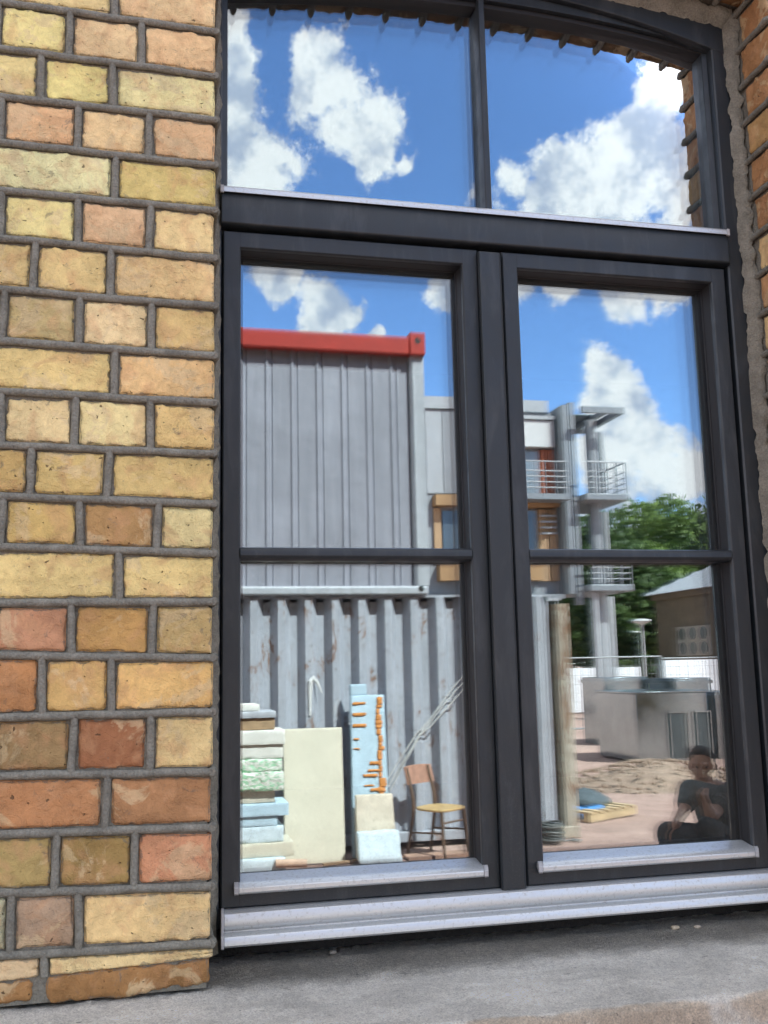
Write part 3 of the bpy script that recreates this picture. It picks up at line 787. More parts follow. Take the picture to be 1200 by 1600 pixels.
# small stones on the ledge
for (u, v, s, lab, c) in ((1055,1449,0.0062,'larger pale pebble on the concrete ledge below the right casement',(0.42,0.36,0.26)), (1089,1447,0.0048,'smaller pale pebble on the concrete ledge, nearest the right reveal',(0.40,0.35,0.28)), (520,1489,0.0050,'flat grey pebble on the concrete ledge under the left casement',(0.26,0.24,0.2))):
    r = ray(u, v); t = (1.287-EYE)/r.z; p = Vector((0,-CAM_D,EYE))+r*t
    z = ledge_top(p.x, p.y)
    MB().rough((p.x-s*1.2,p.y-s,z-0.001), (p.x+s*1.2,p.y+s,z+s*1.0), r=s*0.6, amp=s*0.16, step=s*0.3, seed=u, freq=120).build('pebble', plain('stone_%d' % u, c, 0.85, var=0.2, scale=200), smooth='all', origin=(p.x,p.y,z))
    tag(bpy.data.objects[-1] if False else COL.objects[-1], lab, 'pebble', 'stones on the ledge')
# ================================================================== the yard that the glass mirrors
def sand():
    k = Mat('sandy_ground', (0.53,0.36,0.30), 0.95, 0, 0.15)
    k.over(k.ramp(k.noise(0.35, 4), 0.42, 0.62, 0, 0.6), (0.60,0.43,0.365))
    k.vary(k.noise(3, 6, 0.6), 0.16); k.vary(k.noise(30, 5, 0.7), 0.14)
    k.bump(k.noise(14, 6, 0.7), 0.05); k.bump(k.noise(90, 4, 0.6), 0.01)
    return k.done()
MAT['sand'] = sand()
def axis(a, b, fine, far, step):
    t = [a]; x = a
    while x < b: x += step; t.append(x)
    return [-900,-300,-120,-60] + t + [60,120,300,900] if far == 'x' else [-900,-400,-200,-120] + t
gx = [-900,-300,-120,-50,-25,-12] + [-8+0.5*i for i in range(61)] + [26,32,45,70,120,300,900]
gy = [-900,-400,-220,-120,-80,-60,-45,-36,-30] + [-25+0.5*i for i in range(50)] + [-0.18, 40, 200, 900]
def mound_h(x, y):
    h = 0.0
    for (cx, cy, sx, sy, hh) in MOUNDS:
        d = ((x-cx)/sx)**2+((y-cy)/sy)**2
        h += hh*math.exp(-d*1.6)
    return h
MOUNDS = []
def gz(x, y):
    if y > -2.5 or y < -26 or x < -8 or x > 22: return 0.0
    return 0.018*noise.noise(Vector((x*0.8, y*0.8, 0))) * min(1, (-2.5-y)) 
m = MB()
vs = [(x, y, gz(x, y)) for y in gy for x in gx]; nx = len(gx)
fs = [(j*nx+i, j*nx+i+1, (j+1)*nx+i+1, (j+1)*nx+i) for j in range(len(gy)-1) for i in range(nx-1)]
m.add(vs, fs); tag(m.build('ground', 'sand', smooth='all'), kind='structure')

# ---- steel containers
CY = -7.85
def metal_sheet(name, base, rust=0.5, rough=0.5):
    k = Mat(name, base, rough, 0.0, 0.5)
    k.vary(k.noise(1.6, 4), 0.10); k.vary(k.noise(2.2, 5, 0.6, 0, (6,6,0.35)), 0.12)
    k.over(k.ramp(k.noise(9, 5, 0.7, 0.3, (1,1,0.3)), 0.60, 0.72, 0, 0.35*rust), (0.55,0.55,0.55))
    r1 = k.noise(4.5, 8, 0.75, 0.4, (1.6,1.6,0.55))
    k.over(k.ramp(r1, 0.66-0.10*rust*(1.9 if rust >= 1 else 1), 0.74-0.10*rust*(1.7 if rust >= 1 else 1), 0, min(0.85, rust)), (0.20,0.095,0.045))
    k.over(k.ramp(k.noise(18, 5, 0.7), 0.58, 0.68, 0, 0.6*rust), (0.14,0.11,0.09))
    k.bump(k.noise(6, 3), 0.01)
    return k.done()
MAT['cont_grey'] = metal_sheet('grey_container_paint', (0.28,0.285,0.335), 0.05)
MAT['cont_light'] = metal_sheet('light_container_frame', (0.40,0.42,0.46), 0.05)
MAT['cont_old'] = metal_sheet('old_blue_grey_paint', (0.37,0.39,0.44), 0.95)
MAT['cont_rusty'] = metal_sheet('rusty_corner_paint', (0.40,0.36,0.30), 1.0)
MAT['red'] = plain('red_paint', (0.37,0.024,0.013), 0.45, var=0.12, scale=5)
MAT['dark'] = plain('hole_shade_black', (0.02,0.02,0.02), 0.7, var=0)  # flat black standing for the shade inside the container holes
def corrugated(x0, x1, z0, z1, prof, yb):
    """sheet folded along x by a repeating (dx, dy) profile; 6 cm thick shell"""
    pts = []; x = x0; i = 0
    while x < x1:
        dx, dy = prof[i % len(prof)]
        pts.append((x, yb+dy)); x += dx; i += 1
    pts.append((x1, pts[-1][1]))
    m = MB(); n = len(pts); vs = []
    for (a, b) in pts: vs += [(a,b,z0),(a,b,z1),(a,b-0.02,z1),(a,b-0.02,z0)]
    fs = []
    for i in range(n-1):
        for q in range(4):
            a = i*4+q; b = i*4+(q+1) % 4; fs.append((a, b, b+4, a+4))
    fs += [(3,2,1,0), ((n-1)*4, (n-1)*4+1, (n-1)*4+2, (n-1)*4+3)]
    return m.add(vs, fs)
LR = mir(903, 1200, y=CY).x; ztop = mir(560, 930, y=CY).z
low = empty('shipping_container', (LR-3.0, CY-1.2, 0))
tag(low, 'old blue grey corrugated container with rust streaks, standing on the ground under the red-edged one', 'container')
cw = corrugated(LR-5.9, LR-0.20, 0.16, ztop-0.02, [(0.072,0.0),(0.064,0.0),(0.076,-0.10),(0.064,-0.10)], CY)
cw.build('corrugated_wall', 'cont_old', low)
corrugated(LR-5.95, LR-0.05, 0.16, ztop-0.02, [(0.10,0.0),(0.05,0.0),(0.10,0.03),(0.05,0.03)], CY-2.42).build('corrugated_wall', 'cont_old', low)
MB().box(LR-0.045, LR-0.03, CY-2.3, CY-0.22, 0.16, ztop-0.02).build('end_wall', 'cont_old', low)
MB().box(LR-6.05, LR-6.03, CY-2.3, CY-0.22, 0.16, ztop-0.02).build('end_wall', 'cont_old', low)
MB().box(LR-6.0, LR-0.05, CY-2.4, CY-0.1, ztop-0.06, ztop-0.03).build('roof', 'cont_old', low)
for (xa, ya) in ((LR-0.19, CY-0.2), (LR-6.06, CY-0.2), (LR-0.19, CY-2.43), (LR-6.06, CY-2.43)):
    ps = MB().prism([(xa,ya),(xa+0.05,ya+0.06),(xa+0.05,ya+0.20),(xa+0.11,ya+0.215),(xa+0.185,ya+0.21),(xa+0.185,ya+0.02)], 0.12, ztop-0.10, 'z').build('corner_post', 'cont_rusty', low)
    MB().rough((xa-0.003,ya+0.03,0.0),(xa+0.19,ya+0.22,0.118), r=0.01, amp=0.002, step=0.04).build('corner_casting', 'cont_rusty', ps)
MB().box(LR-5.85, LR-0.2, CY-0.09, CY+0.012, 0.06, 0.158).build('bottom_rail', 'cont_old', low, bevel=0.006)
MB().box(LR-5.85, LR-0.2, CY-0.10, CY-0.02, ztop-0.02, ztop+0.0).build('top_rail', 'cont_old', low)
# pale hook-shaped paint mark
hp = [mir(u, v, y=CY+0.004) for (u, v) in ((485,1118),(485,1080),(486,1064),(490,1059),(496,1066),(504,1083))]
MB().tube([(p.x, CY+0.006, p.z) for p in hp], [0.011,0.022,0.028,0.026,0.018,0.006], 6).build('paint_mark', plain('pale_paint', (0.66,0.66,0.66), 0.7, var=0.05), low)
UX = mir(668, 700, y=CY+0.05).x; z0 = ztop + 0.004; z1 = mir(500, 915, y=CY).z
zr0_ = mir(560, 551, y=CY).z; zr1_ = mir(560, 521, y=CY+0.06).z
upc = empty('site_container', (UX-3.0, CY-1.2, z0))
tag(upc, 'light grey ribbed site container with red roof edge stacked on the rusty one', 'container')
MB().box(UX-6.0, UX-0.02, CY-2.40, CY+0.045, z0, z1-0.004).build('base_rail', 'cont_light', upc, bevel=0.02)
corrugated(UX-5.9, UX-0.17, z1-0.003, zr0_+0.03, [(0.185,0.0),(0.010,0.0),(0.016,0.016),(0.014,0.016),(0.010,0.0),(0.022,0.0),(0.010,-0.012)], CY-0.035).build('ribbed_wall', 'cont_grey', upc)
MB().box(UX-5.9, UX-0.16, CY-2.38, CY-2.34, z1, zr0_+0.03).build('ribbed_wall', 'cont_grey', upc)
for xa in (UX-0.16, UX-6.0):
    for ya in (CY-0.13, CY-2.40):
        MB().prism([(xa,ya),(xa+0.155,ya),(xa+0.155,ya+0.165),(xa+0.03,ya+0.165),(xa,ya+0.13)], z1-0.002, zr0_, 'z').build('corner_post', 'cont_light', upc)
MB().box(UX-0.06, UX-0.02, CY-2.22, CY-0.14, z1, zr0_).build('end_wall', 'cont_grey', upc)
MB().box(UX-6.0, UX-5.96, CY-2.22, CY-0.14, z1, zr0_).build('end_wall', 'cont_grey', upc)
MB().box(UX-5.84, UX-0.17, CY-0.10, CY+0.075, zr0_, zr1_).build('roof_edge', 'red', upc, bevel=0.008)
MB().box(UX-6.0, UX-0.01, CY-2.40, CY-0.11, zr0_+0.004, zr1_-0.01).build('roof', 'red', upc)
for xa in (UX-0.165, UX-6.005):
    c = MB().box(xa, xa+0.17, CY-0.105, CY+0.09, zr0_-0.004, zr1_+0.05).build('corner_casting', 'red', upc, bevel=0.008)
    MB().tube([(xa+0.085, CY+0.07, (zr0_+zr1_)/2+0.05), (xa+0.085, CY+0.0915, (zr0_+zr1_)/2+0.05)], 0.034, 12).build('lifting_hole_shade', 'dark', c)  # solid black disc painted in for the hole's inner shade
MB().tube([(UX-0.10, CY+0.03, z0+0.06), (UX-0.10, CY+0.0475, z0+0.06)], 0.03, 12).build('drain_hole_shade', 'dark', upc)  # another black disc in place of a shaded opening

# ---- insulation boards piled at the left
MAT['foam_white'] = plain('white_foam', (0.72,0.71,0.66), 0.85, var=0.08, scale=14, bump=0.004, bscale=90)
MAT['foam_blue'] = plain('blue_foam', (0.44,0.58,0.68), 0.8, var=0.10, scale=10, bump=0.004, bscale=90)
MAT['foam_pale'] = plain('pale_blue_foam', (0.58,0.68,0.74), 0.85, var=0.12, scale=12, bump=0.006, bscale=70)
MAT['foam_cream'] = plain('cream_board', (0.56,0.52,0.42), 0.8, var=0.06, scale=6, bump=0.002, bscale=120)
MAT['beige'] = plain('beige_render_block', (0.60,0.53,0.43), 0.9, var=0.14, scale=14, bump=0.006, bscale=60)
MAT['wood'] = plain('weathered_wood', (0.36,0.24,0.14), 0.75, var=0.25, scale=9, bump=0.003, bscale=60)
MAT['wood_pink'] = plain('reddish_plank', (0.42,0.27,0.20), 0.8, var=0.2, scale=6, bump=0.003, bscale=40)
def green_film():
    k = Mat('film_with_green_print', (0.70,0.70,0.64), 0.35)
    w = k.noise(22, 3, 0.5, 0.8, (1,1,2.0)); k.over(k.ramp(w, 0.50, 0.54), (0.34,0.58,0.38)); k.bump(k.noise(18, 4, 0.6), 0.02)
    return k.done()
MAT['film'] = green_film()
SY = -7.02
stk = [  # bottom and top pixel row, right end column, depth offset, material, wrinkle, label
 (1366,1342,447,0.06,'foam_pale',0.006,'pale blue wrinkled foam block at the bottom of the board pile'),
 (1338,1318,460,0.02,'foam_cream',0.002,'long cream board just above the wrinkled pale blue block'),
 (1316,1292,444,0.0,'foam_pale',0.003,'pale grey blue board between cream board and bright blue boards'),
 (1292,1276,434,0.0,'foam_blue',0.002,'lower of two bright blue boards in the pile, the shorter one'),
 (1276,1256,452,0.02,'foam_blue',0.002,'upper of two bright blue boards in the pile, the longer one'),
 (1256,1236,430,-0.02,'beige',0.003,'short beige block above the blue boards in the pile'),
 (1236,1206,444,0.03,'film',0.010,'wrapped bundle with large green print in the board pile'),
 (1206,1186,442,0.01,'film',0.006,'thin wrapped board with a line of green print in the pile'),
 (1186,1164,443,0.0,'foam_white',0.003,'white board under the topmost thick white board in the pile'),
 (1164,1141,446,0.02,'foam_white',0.002,'thick white board below the brown wooden tray in the pile'),
 (1141,1122,430,-0.02,'wood',0.002,'brown wooden tray near the top of the board pile'),
 (1122,1111,432,0.0,'cont_light',0.002,'thin grey slab on top of the wooden tray'),
 (1111,1100,406,-0.04,'foam_white',0.002,'small white offcut lying on the very top of the pile')]
zprev = 0.004
for i, (vb, vt, ur, dy, mt, am, lab) in enumerate(stk):
    xr = mir(ur, (vb+vt)/2, y=SY+dy).x; zt_ = mir(410, vt, y=SY+dy).z
    if i == 0: zprev = 0.006
    x0 = xr - random.uniform(0.62, 0.80) - (0 if ur > 420 else -0.3)
    rg = MB().rough((x0, SY+dy-0.42, zprev), (xr, SY+dy, zt_-0.002), r=0.004, amp=am, step=0.03, seed=i*3.1, freq=14 if am > 0.004 else 30)
    o = rg.build('foam_board' if mt.startswith('foam') else ('wrapped_board' if mt == 'film' else ('wooden_tray' if mt == 'wood' else 'slab')), mt, smooth='all', origin=(xr-0.3, SY-0.2, zprev))
    tag(o, lab, 'board', 'boards piled beside the container'); zprev = zt_ + 0.002
p = mir(478, 1340, y=SY+0.02); q = mir(430, 1344, y=SY+0.02)
rl = MB().tube([(q.x, SY+0.08, 0.11), (p.x, SY+0.10, 0.10)], 0.034, 14).build('roller_tube', plain('cardboard_tube', (0.55,0.38,0.28), 0.8), smooth=True, origin=(q.x, SY+0.08, 0.066))
tag(rl, 'short pinkish cardboard tube poking out low beside the board pile', 'tube')

def leaning(name, mat, ul, ur, vt, vb, yb, yt, th, lab, cat, amp=0.001, ur2=None, ul2=None, seed=0):
    """board standing on the ground, leaning back from yb at the foot to yt at the top"""
    zt_ = mir((ul+ur)/2, vt, y=yt).z
    xl0, xr0 = mir(ul2 or ul, vb, y=yb).x, mir(ur2 or ur, vb, y=yb).x
    xl1, xr1 = mir(ul, vt, y=yt).x, mir(ur, vt, y=yt).x
    H = zt_-0.004
    def warp(p):
        t = (p.z-0.004)/H; u = (p.x-xl0)/(xr0-xl0)
        return Vector(((xl0+(xl1-xl0)*t) + u*((xr0-xl0)*(1-t)+(xr1-xl1)*t), p.y+(yt-yb)*t, p.z))
    o = MB().rough((xl0, yb-th, 0.004), (xr0, yb, zt_), r=0.006, amp=amp, step=0.03, seed=seed, freq=30, warp=warp).build(name, mat, smooth='all', origin=((xl0+xr0)/2, yb, 0.0))
    return tag(o, lab, cat), warp, (xl0, xr0, zt_)
leaning('insulation_board', 'foam_cream', 443, 535, 1138, 1352, -7.36, -7.66, 0.045, 'large cream board leaning on the container right of the board pile', 'board', 0.0015, ur2=541, ul2=446, seed=4)
blue, bw, (bx0, bx1, bzt) = leaning('insulation_board', 'foam_blue', 549, 601, 1086, 1344, -7.50, -7.68, 0.07, 'tall blue foam board smeared with orange glue leaning on the container', 'board', 0.0015, ur2=612, ul2=553, seed=8)
MAT['glue'] = plain('orange_glue', (0.56,0.22,0.05), 0.7, var=0.2, scale=30)
rg = random.Random(5)
def glue(u0, z0_, w, h):
    lo = Vector((bx0+(bx1-bx0)*u0, -7.502, z0_)); hi = Vector((bx0+(bx1-bx0)*(u0+w), -7.488, z0_+h))
    MB().rough(lo, hi, r=0.006, amp=0.005, step=0.012, seed=rg.random()*90, freq=45, warp=bw).build('glue', 'glue', blue, smooth='all')
for t in (0.94, 0.87, 0.80, 0.72, 0.66): glue(0.04, bzt*t, 0.40 if t > 0.78 else 0.18, 0.028 if t > 0.78 else 0.014)
zz = 0.40
while zz < bzt*0.96:
    h = rg.uniform(0.03, 0.09); glue(0.74+rg.uniform(-0.03,0.04), zz, rg.uniform(0.10,0.2), h)
    if zz < bzt*0.62 and rg.random() < 0.75: glue(0.42+rg.uniform(-0.2,0.1), zz+0.01, rg.uniform(0.25,0.42), rg.uniform(0.015,0.035))
    zz += h*1.05
# extra strip at the board's upper left corner
xa = mir(549, 1075, y=-7.68).x; xb = mir(574, 1075, y=-7.68).x; za = mir(560, 1069, y=-7.68).z
MB().rough((xa, -7.765, bzt+0.001), (xb, -7.69, za), r=0.005, amp=0.0015, step=0.02, freq=40).build('top_strip', 'foam_blue', blue, smooth='all')
leaning('foam_block', 'foam_pale', 560, 624, 1300, 1345, -7.14, -7.20, 0.10, 'rough pale blue foam block standing in front of the glue-smeared board', 'block', 0.006, ur2=630, ul2=563, seed=3)
leaning('foam_block', 'beige', 557, 614, 1242, 1342, -7.27, -7.40, 0.07, 'beige board standing between the pale blue block and the glue-smeared board', 'board', 0.002, ur2=622, ul2=560, seed=6)

# ---- old chair
ch = empty('chair', (mir(691, 1338, z=0).x, -7.36, 0), rad(-36))
tag(ch, 'worn wooden chair with reddish backrest standing by the corrugated container', 'chair')
CM = PLACE[ch.name]
def cpt(x, y, z): return CM @ Vector((x, y, z))
MAT['chair_leg'] = plain('worn_chair_wood', (0.12,0.07,0.045), 0.55, var=0.3, scale=20)
MAT['chair_seat'] = plain('chair_seat_ply', (0.50,0.34,0.15), 0.5, var=0.25, scale=16)
MAT['chair_back'] = plain('chair_back_red', (0.34,0.18,0.125), 0.5, var=0.3, scale=22)
sm = MB(); n = 28; ring0 = []
for zz, ex in ((0.432,0.97),(0.440,1.0),(0.450,1.0),(0.456,0.97)):
    for i in range(n):
        a = 2*PI*i/n; sx = abs(math.cos(a))**0.6*math.copysign(1, math.cos(a)); sy = abs(math.sin(a))**0.6*math.copysign(1, math.sin(a))
        ring0.append(cpt(sx*0.205*ex*(1+0.06*sy), sy*0.20*ex, zz))
fs = [tuple(range(n-1,-1,-1)), tuple(3*n+i for i in range(n))] + [(k_*n+i, k_*n+(i+1) % n, (k_+1)*n+(i+1) % n, (k_+1)*n+i) for k_ in range(3) for i in range(n)]
sm.add(ring0, fs); sm.build('seat', 'chair_seat', ch, smooth=True)
for sx in (-1, 1):
    MB().tube([cpt(sx*0.165,0.15,0.43), cpt(sx*0.185,0.185,0.0)], [0.019,0.013], 10).build('leg', 'chair_leg', ch, smooth=True)
    MB().tube([cpt(sx*0.18,-0.27,0.0), cpt(sx*0.165,-0.19,0.42), cpt(sx*0.165,-0.20,0.56), cpt(sx*0.160,-0.27,0.82)], [0.014,0.019,0.018,0.012], 10).build('back_leg', 'chair_leg', ch, smooth=True)
    MB().tube([cpt(sx*0.172,0.16,0.24), cpt(sx*0.172,-0.21,0.22)], 0.009, 8).build('stretcher', 'chair_leg', ch, smooth=True)
MB().tube([cpt(-0.17,0.158,0.33), cpt(0.17,0.158,0.33)], 0.009, 8).build('stretcher', 'chair_leg', ch, smooth=True)
bm_ = MB()
def bk(u, v, off):
    x = (u-0.5)*0.41; z = 0.66 + v*0.175 - 0.012*(2*u-1)**2*(v-0.3); y = -0.222 - (z-0.62)*0.26 - 0.035*(1-(2*u-1)**2) + off
    return cpt(x, y, z)
nu, nv = 12, 4
vsb = [bk(i/nu, j/nv, o_) for o_ in (0.0, 0.014) for j in range(nv+1) for i in range(nu+1)]
K = (nu+1)*(nv+1); fsb = []
for j in range(nv):
    for i in range(nu):
        a = j*(nu+1)+i; fsb += [(a, a+nu+1, a+nu+2, a+1), (K+a, K+a+1, K+a+nu+2, K+a+nu+1)]
for i in range(nu):
    a, b = i, nv*(nu+1)+i; fsb += [(a, a+1, K+a+1, K+a), (b+1, b, K+b, K+b+1)]
for j in range(nv):
    a, b = j*(nu+1), j*(nu+1)+nu; fsb += [(a+nu+1, a, K+a, K+a+nu+1), (b, b+nu+1, K+b+nu+1, K+b)]
bm_.add(vsb, fsb); bm_.build('backrest', 'chair_back', ch, smooth=True)

# ---- loose cables slung along the container wall
cpx = [(604,1222),(622,1192),(640,1165),(652,1146),(668,1130),(690,1100),(708,1076),(722,1058),(735,1032),(760,990),(790,952)]
for k_, (off, lab) in enumerate(((0, 'upper pale cable slung diagonally across the corrugated container'), (8, 'middle pale cable of the diagonal bundle on the corrugated container'), (15, 'lowest pale cable of the diagonal bundle, drooping behind the chair'))):
    pts = [mir(u+off*0.4, v+off*(0.55+0.4*math.sin(i*0.9+k_)), y=CY+0.03+0.008*k_) for i, (u, v) in enumerate(cpx)]
    o = MB().tube(pts, 0.0058, 6).build('cable', plain('pale_cable_%d' % k_, (0.60,0.60,0.58), 0.5, var=0.05), smooth=True)
    tag(o, lab, 'cable', 'cables on the container wall')
# planks and scraps at the foot of the container
for (u0, v0, u1, v1, lab) in ((430,1372,735,1352,'long reddish plank lying on the ground before the leaning boards'),(635,1341,740,1333,'short reddish plank lying under the chair'),(505,1352,572,1344,'thin grey stick lying at the foot of the cream board')):
    a = mir(u0, v0, z=0.015); b = mir(u1, v1, z=0.015); b.y = max(b.y, -7.7)
    thin = 'stick' in lab
    o = MB().bar((a.x, a.y, 0.02), (b.x, b.y, 0.02), 0.03 if thin else 0.16, 0.02 if thin else 0.03).build('stick' if thin else 'plank', 'wood' if thin else 'wood_pink', origin=(a.x, a.y, 0.0))
    tag(o, lab, 'stick' if thin else 'plank')

# ---- cable drum, pallet and covers beside the container
p = mir(862, 1318, z=0)
dr = empty('cable_coil', (p.x, p.y, 0)); tag(dr, 'grey coil of cable on the sand by the rusty container corner', 'coil')
mm_ = MB()
for k_ in range(9):
    r_ = 0.125+0.012*math.sin(k_*2.1); z = 0.03+0.021*k_
    mm_.tube([(p.x+r_*math.cos(a), p.y+r_*math.sin(a), z+0.008*math.sin(a*2+k_)) for a in [2*PI*i/22 for i in range(23)]], 0.0125, 6, cap=False)
mm_.build('windings', plain('grey_cable', (0.07,0.075,0.075), 0.5), dr, smooth=True)
MB().tube([(p.x+0.12, p.y+0.02, 0.02), (p.x+0.2, p.y-0.02, 0.014), (p.x+0.27, p.y+0.06, 0.014), (p.x+0.33, p.y, 0.014), (p.x+0.24,p.y-0.06,0.014)], 0.011, 6).build('loose_end', plain('grey_cable_end', (0.22,0.22,0.22), 0.5), dr, smooth=True)
pa = empty('pallet', (5.05, -9.15, 0), rad(-28)); tag(pa, 'light wooden pallet with loose boards lying on the sand', 'pallet')
PM = PLACE[pa.name]
def pobj(name, mat, x0, x1, y0, y1, z0, z1, parent=pa, M=PM):
    c = Vector(((x0+x1)/2,(y0+y1)/2,(z0+z1)/2))
    R3 = M.to_3x3()
    return MB().obox(M @ c, R3 @ Vector(((x1-x0)/2,0,0)), R3 @ Vector((0,(y1-y0)/2,0)), R3 @ Vector((0,0,(z1-z0)/2))).build(name, mat, parent)
MAT['pale_wood'] = plain('pale_pallet_wood', (0.50,0.37,0.22), 0.8, var=0.2, scale=8)
for i in range(3): pobj('skid', 'pale_wood', -0.45, 0.45, -0.35+0.31*i, -0.25+0.31*i, 0.012, 0.10)
for i in range(6): pobj('slat', 'pale_wood', -0.45+0.155*i, -0.35+0.155*i, -0.36, 0.38, 0.1005, 0.122)
def heap(name, mat, c, rx, ry, h, seed, lab, cat, amp=0.3):
    m = MB(); n = 26; vs = []; fs = []
    for j in range(9):
        t = j/8
        for i in range(n):
            a = 2*PI*i/n; rr = math.cos(t*PI/2)**0.7 if t < 1 else 0.0
            w = 1+amp*noise.noise(Vector((math.cos(a)*1.6+seed, math.sin(a)*1.6, t*2)))
            vs.append((c[0]+rx*rr*w*math.cos(a), c[1]+ry*rr*w*math.sin(a), c[2]+h*math.sin(t*PI/2)*(1+amp*noise.noise(Vector((math.cos(a)*2, math.sin(a)*2+seed, 3))))))
    for j in range(8):
        for i in range(n):
            a = j*n+i; b = j*n+(i+1) % n; fs.append((a,b,b+n,a+n))
    fs.append(tuple(range(n-1,-1,-1)))
    o = m.add(vs, fs).build(name, mat, smooth='all', origin=c)
    return tag(o, lab, cat)
MAT['tarp'] = plain('blue_tarp', (0.06,0.26,0.62), 0.4, var=0.25, scale=12, bump=0.03, bscale=14)
MAT['cloth'] = plain('dark_cloth', (0.075,0.10,0.115), 0.8, var=0.4, scale=16, bump=0.03, bscale=16)
p = mir(918, 1277, z=0); heap('tarpaulin', 'tarp', (p.x, p.y, 0.004), 0.30, 0.25, 0.16, 3, 'crumpled bright blue tarpaulin on the sand in front of the pallet', 'tarpaulin', 0.5)
heap('cloth_bundle', 'cloth', (5.0, -9.2, 0.1235), 0.33, 0.24, 0.17, 8, 'dark grey crumpled cloth bundle lying on the pallet', 'cloth', 0.5)

# ---- heap of dug earth with clods
def earth():
    k = Mat('dug_earth', (0.47,0.345,0.265), 0.95, 0, 0.1)
    k.vary(k.noise(5, 6, 0.7), 0.22); k.vary(k.noise(28, 5, 0.7), 0.22); k.over(k.ramp(k.noise(9, 4), 0.52, 0.7, 0, 0.6), (0.56,0.44,0.35))
    k.bump(k.noise(22, 6, 0.7), 0.07)
    return k.done()
MAT['earth'] = earth()
def earth_heap(cx, cy, sx, sy, h, seed, lab):
    def fn(u, v):
        x = (u-0.5)*2.6; y = (v-0.5)*2.6; d = x*x+y*y
        z = h*math.exp(-d*1.5) + (h*0.22*noise.noise(Vector((x*2.2+seed, y*2.2, 1))) + h*0.2*noise.noise(Vector((x*6+seed, y*6, 4))))*max(0, 1-d*0.62) - 0.03
        if d > 1.5: z = min(z, -0.02)
        return (cx+x*sx, cy+y*sy, z)
    tag(MB().grid(fn, 60, 60).build('earth_heap', 'earth', smooth='all', origin=(cx, cy, 0)), lab, 'earth heap')
earth_heap(7.35, -11.7, 1.25, 1.0, 0.34, 2.0, 'low heap of brown dug earth in the middle of the sandy yard')
earth_heap(4.15, -6.2, 0.9, 0.55, 0.13, 5.0, 'flat spread of loose earth on the ground before the seated person')
rk = random.Random(11); m = MB()
for i in range(420):
    a = rk.random()*2*PI; d = rk.random()**0.6*1.5
    x, y = 7.35+math.cos(a)*d*1.25, -11.7+math.sin(a)*d*1.0; s = rk.uniform(0.008, 0.035)
    zz = 0.34*math.exp(-d*d*1.5/1.7)
    m.rough((x-s,y-s,zz-s*0.6),(x+s,y+s,zz+s*0.8), r=s*0.5, amp=s*0.3, step=s*1.0, seed=i, freq=20)
tag(m.build('clods', 'earth'), kind='stuff', label='loose clods of earth scattered over the heap')

# ---- galvanised ducts and boxes
def zinc():
    k = Mat('galvanised_steel', (0.33,0.385,0.415), 0.15, 1.0, 0.5)
    k.vary(k.noise(3, 4, 0.6, 0.5), 0.12); k.l.new(k.ramp(k.noise(5, 4), 0.3, 0.7, 0.10, 0.18), k.b.inputs['Roughness'])
    return k.done()
MAT['zinc'] = zinc()
MAT['zinc_dark'] = plain('duct_door', (0.10,0.12,0.13), 0.3, 0.7, var=0.1)
DY = -14.35; dz = mir(1000, 1084, y=DY).z; dx0 = mir(1000, 1190, y=DY).x; dx1 = mir(1112, 1190, y=DY).x
du = empty('ventilation_unit', (dx0+0.8, DY-0.8, 0)); tag(du, 'large galvanised steel ventilation box with two dark doors on the sand', 'metal box')
MB().box(dx0, dx1, DY-1.6, DY, 0.03, dz).build('casing', 'zinc', du, bevel=0.012)
MB().box(dx0-0.03, dx1+0.03, DY-1.63, DY+0.03, dz+0.001, dz+0.03).build('lid', 'zinc', du, bevel=0.006)
for (ua, ub) in ((1049, 1074), (1090, 1110)):
    xa, xb = mir(ua, 1150, y=DY).x, mir(ub, 1150, y=DY).x; zt_ = mir(1060, 1114, y=DY).z
    d = MB().box(xa, xb, DY+0.001, DY+0.022, 0.07, zt_).build('door', 'zinc_dark', du)
    fr_ = MB(); w = 0.03
    fr_.box(xa-w, xa-0.001, DY+0.001, DY+0.04, 0.07, zt_+w); fr_.box(xb+0.001, xb+w, DY+0.001, DY+0.04, 0.07, zt_+w); fr_.box(xa-0.0005, xb+0.0005, DY+0.001, DY+0.04, zt_+0.001, zt_+w)
    fr_.build('door_frame', 'zinc', d)
def duct(ul, ur, vt, y, depth, lab, mat='zinc'):
    xl, xr, zt_ = mir(ul, 1080, y=y).x, mir(ur, 1080, y=y).x, mir((ul+ur)/2, vt, y=y).z
    e = empty('air_duct', ((xl+xr)/2, y-depth/2, 0)); tag(e, lab, 'metal box', 'ducts stored in the yard')
    MB().box(xl, xr, y-depth, y, 0.0, zt_).build('casing', mat, e, bevel=0.012)
    MB().box(xl-0.03, xr+0.03, y-depth-0.03, y+0.03, zt_-0.12, zt_-0.05).build('flange', mat, e, bevel=0.005)
duct(947, 1014, 1058, -18.0, 1.2, 'bare galvanised duct standing behind the ventilation box, left of the fence post')
duct(1058, 1112, 1059, -17.2, 1.2, 'bluish galvanised duct standing behind the ventilation box, right of the fence post')
duct(1116, 1165, 1080, -14.6, 1.2, 'tan grey duct standing at the right end of the ventilation box')

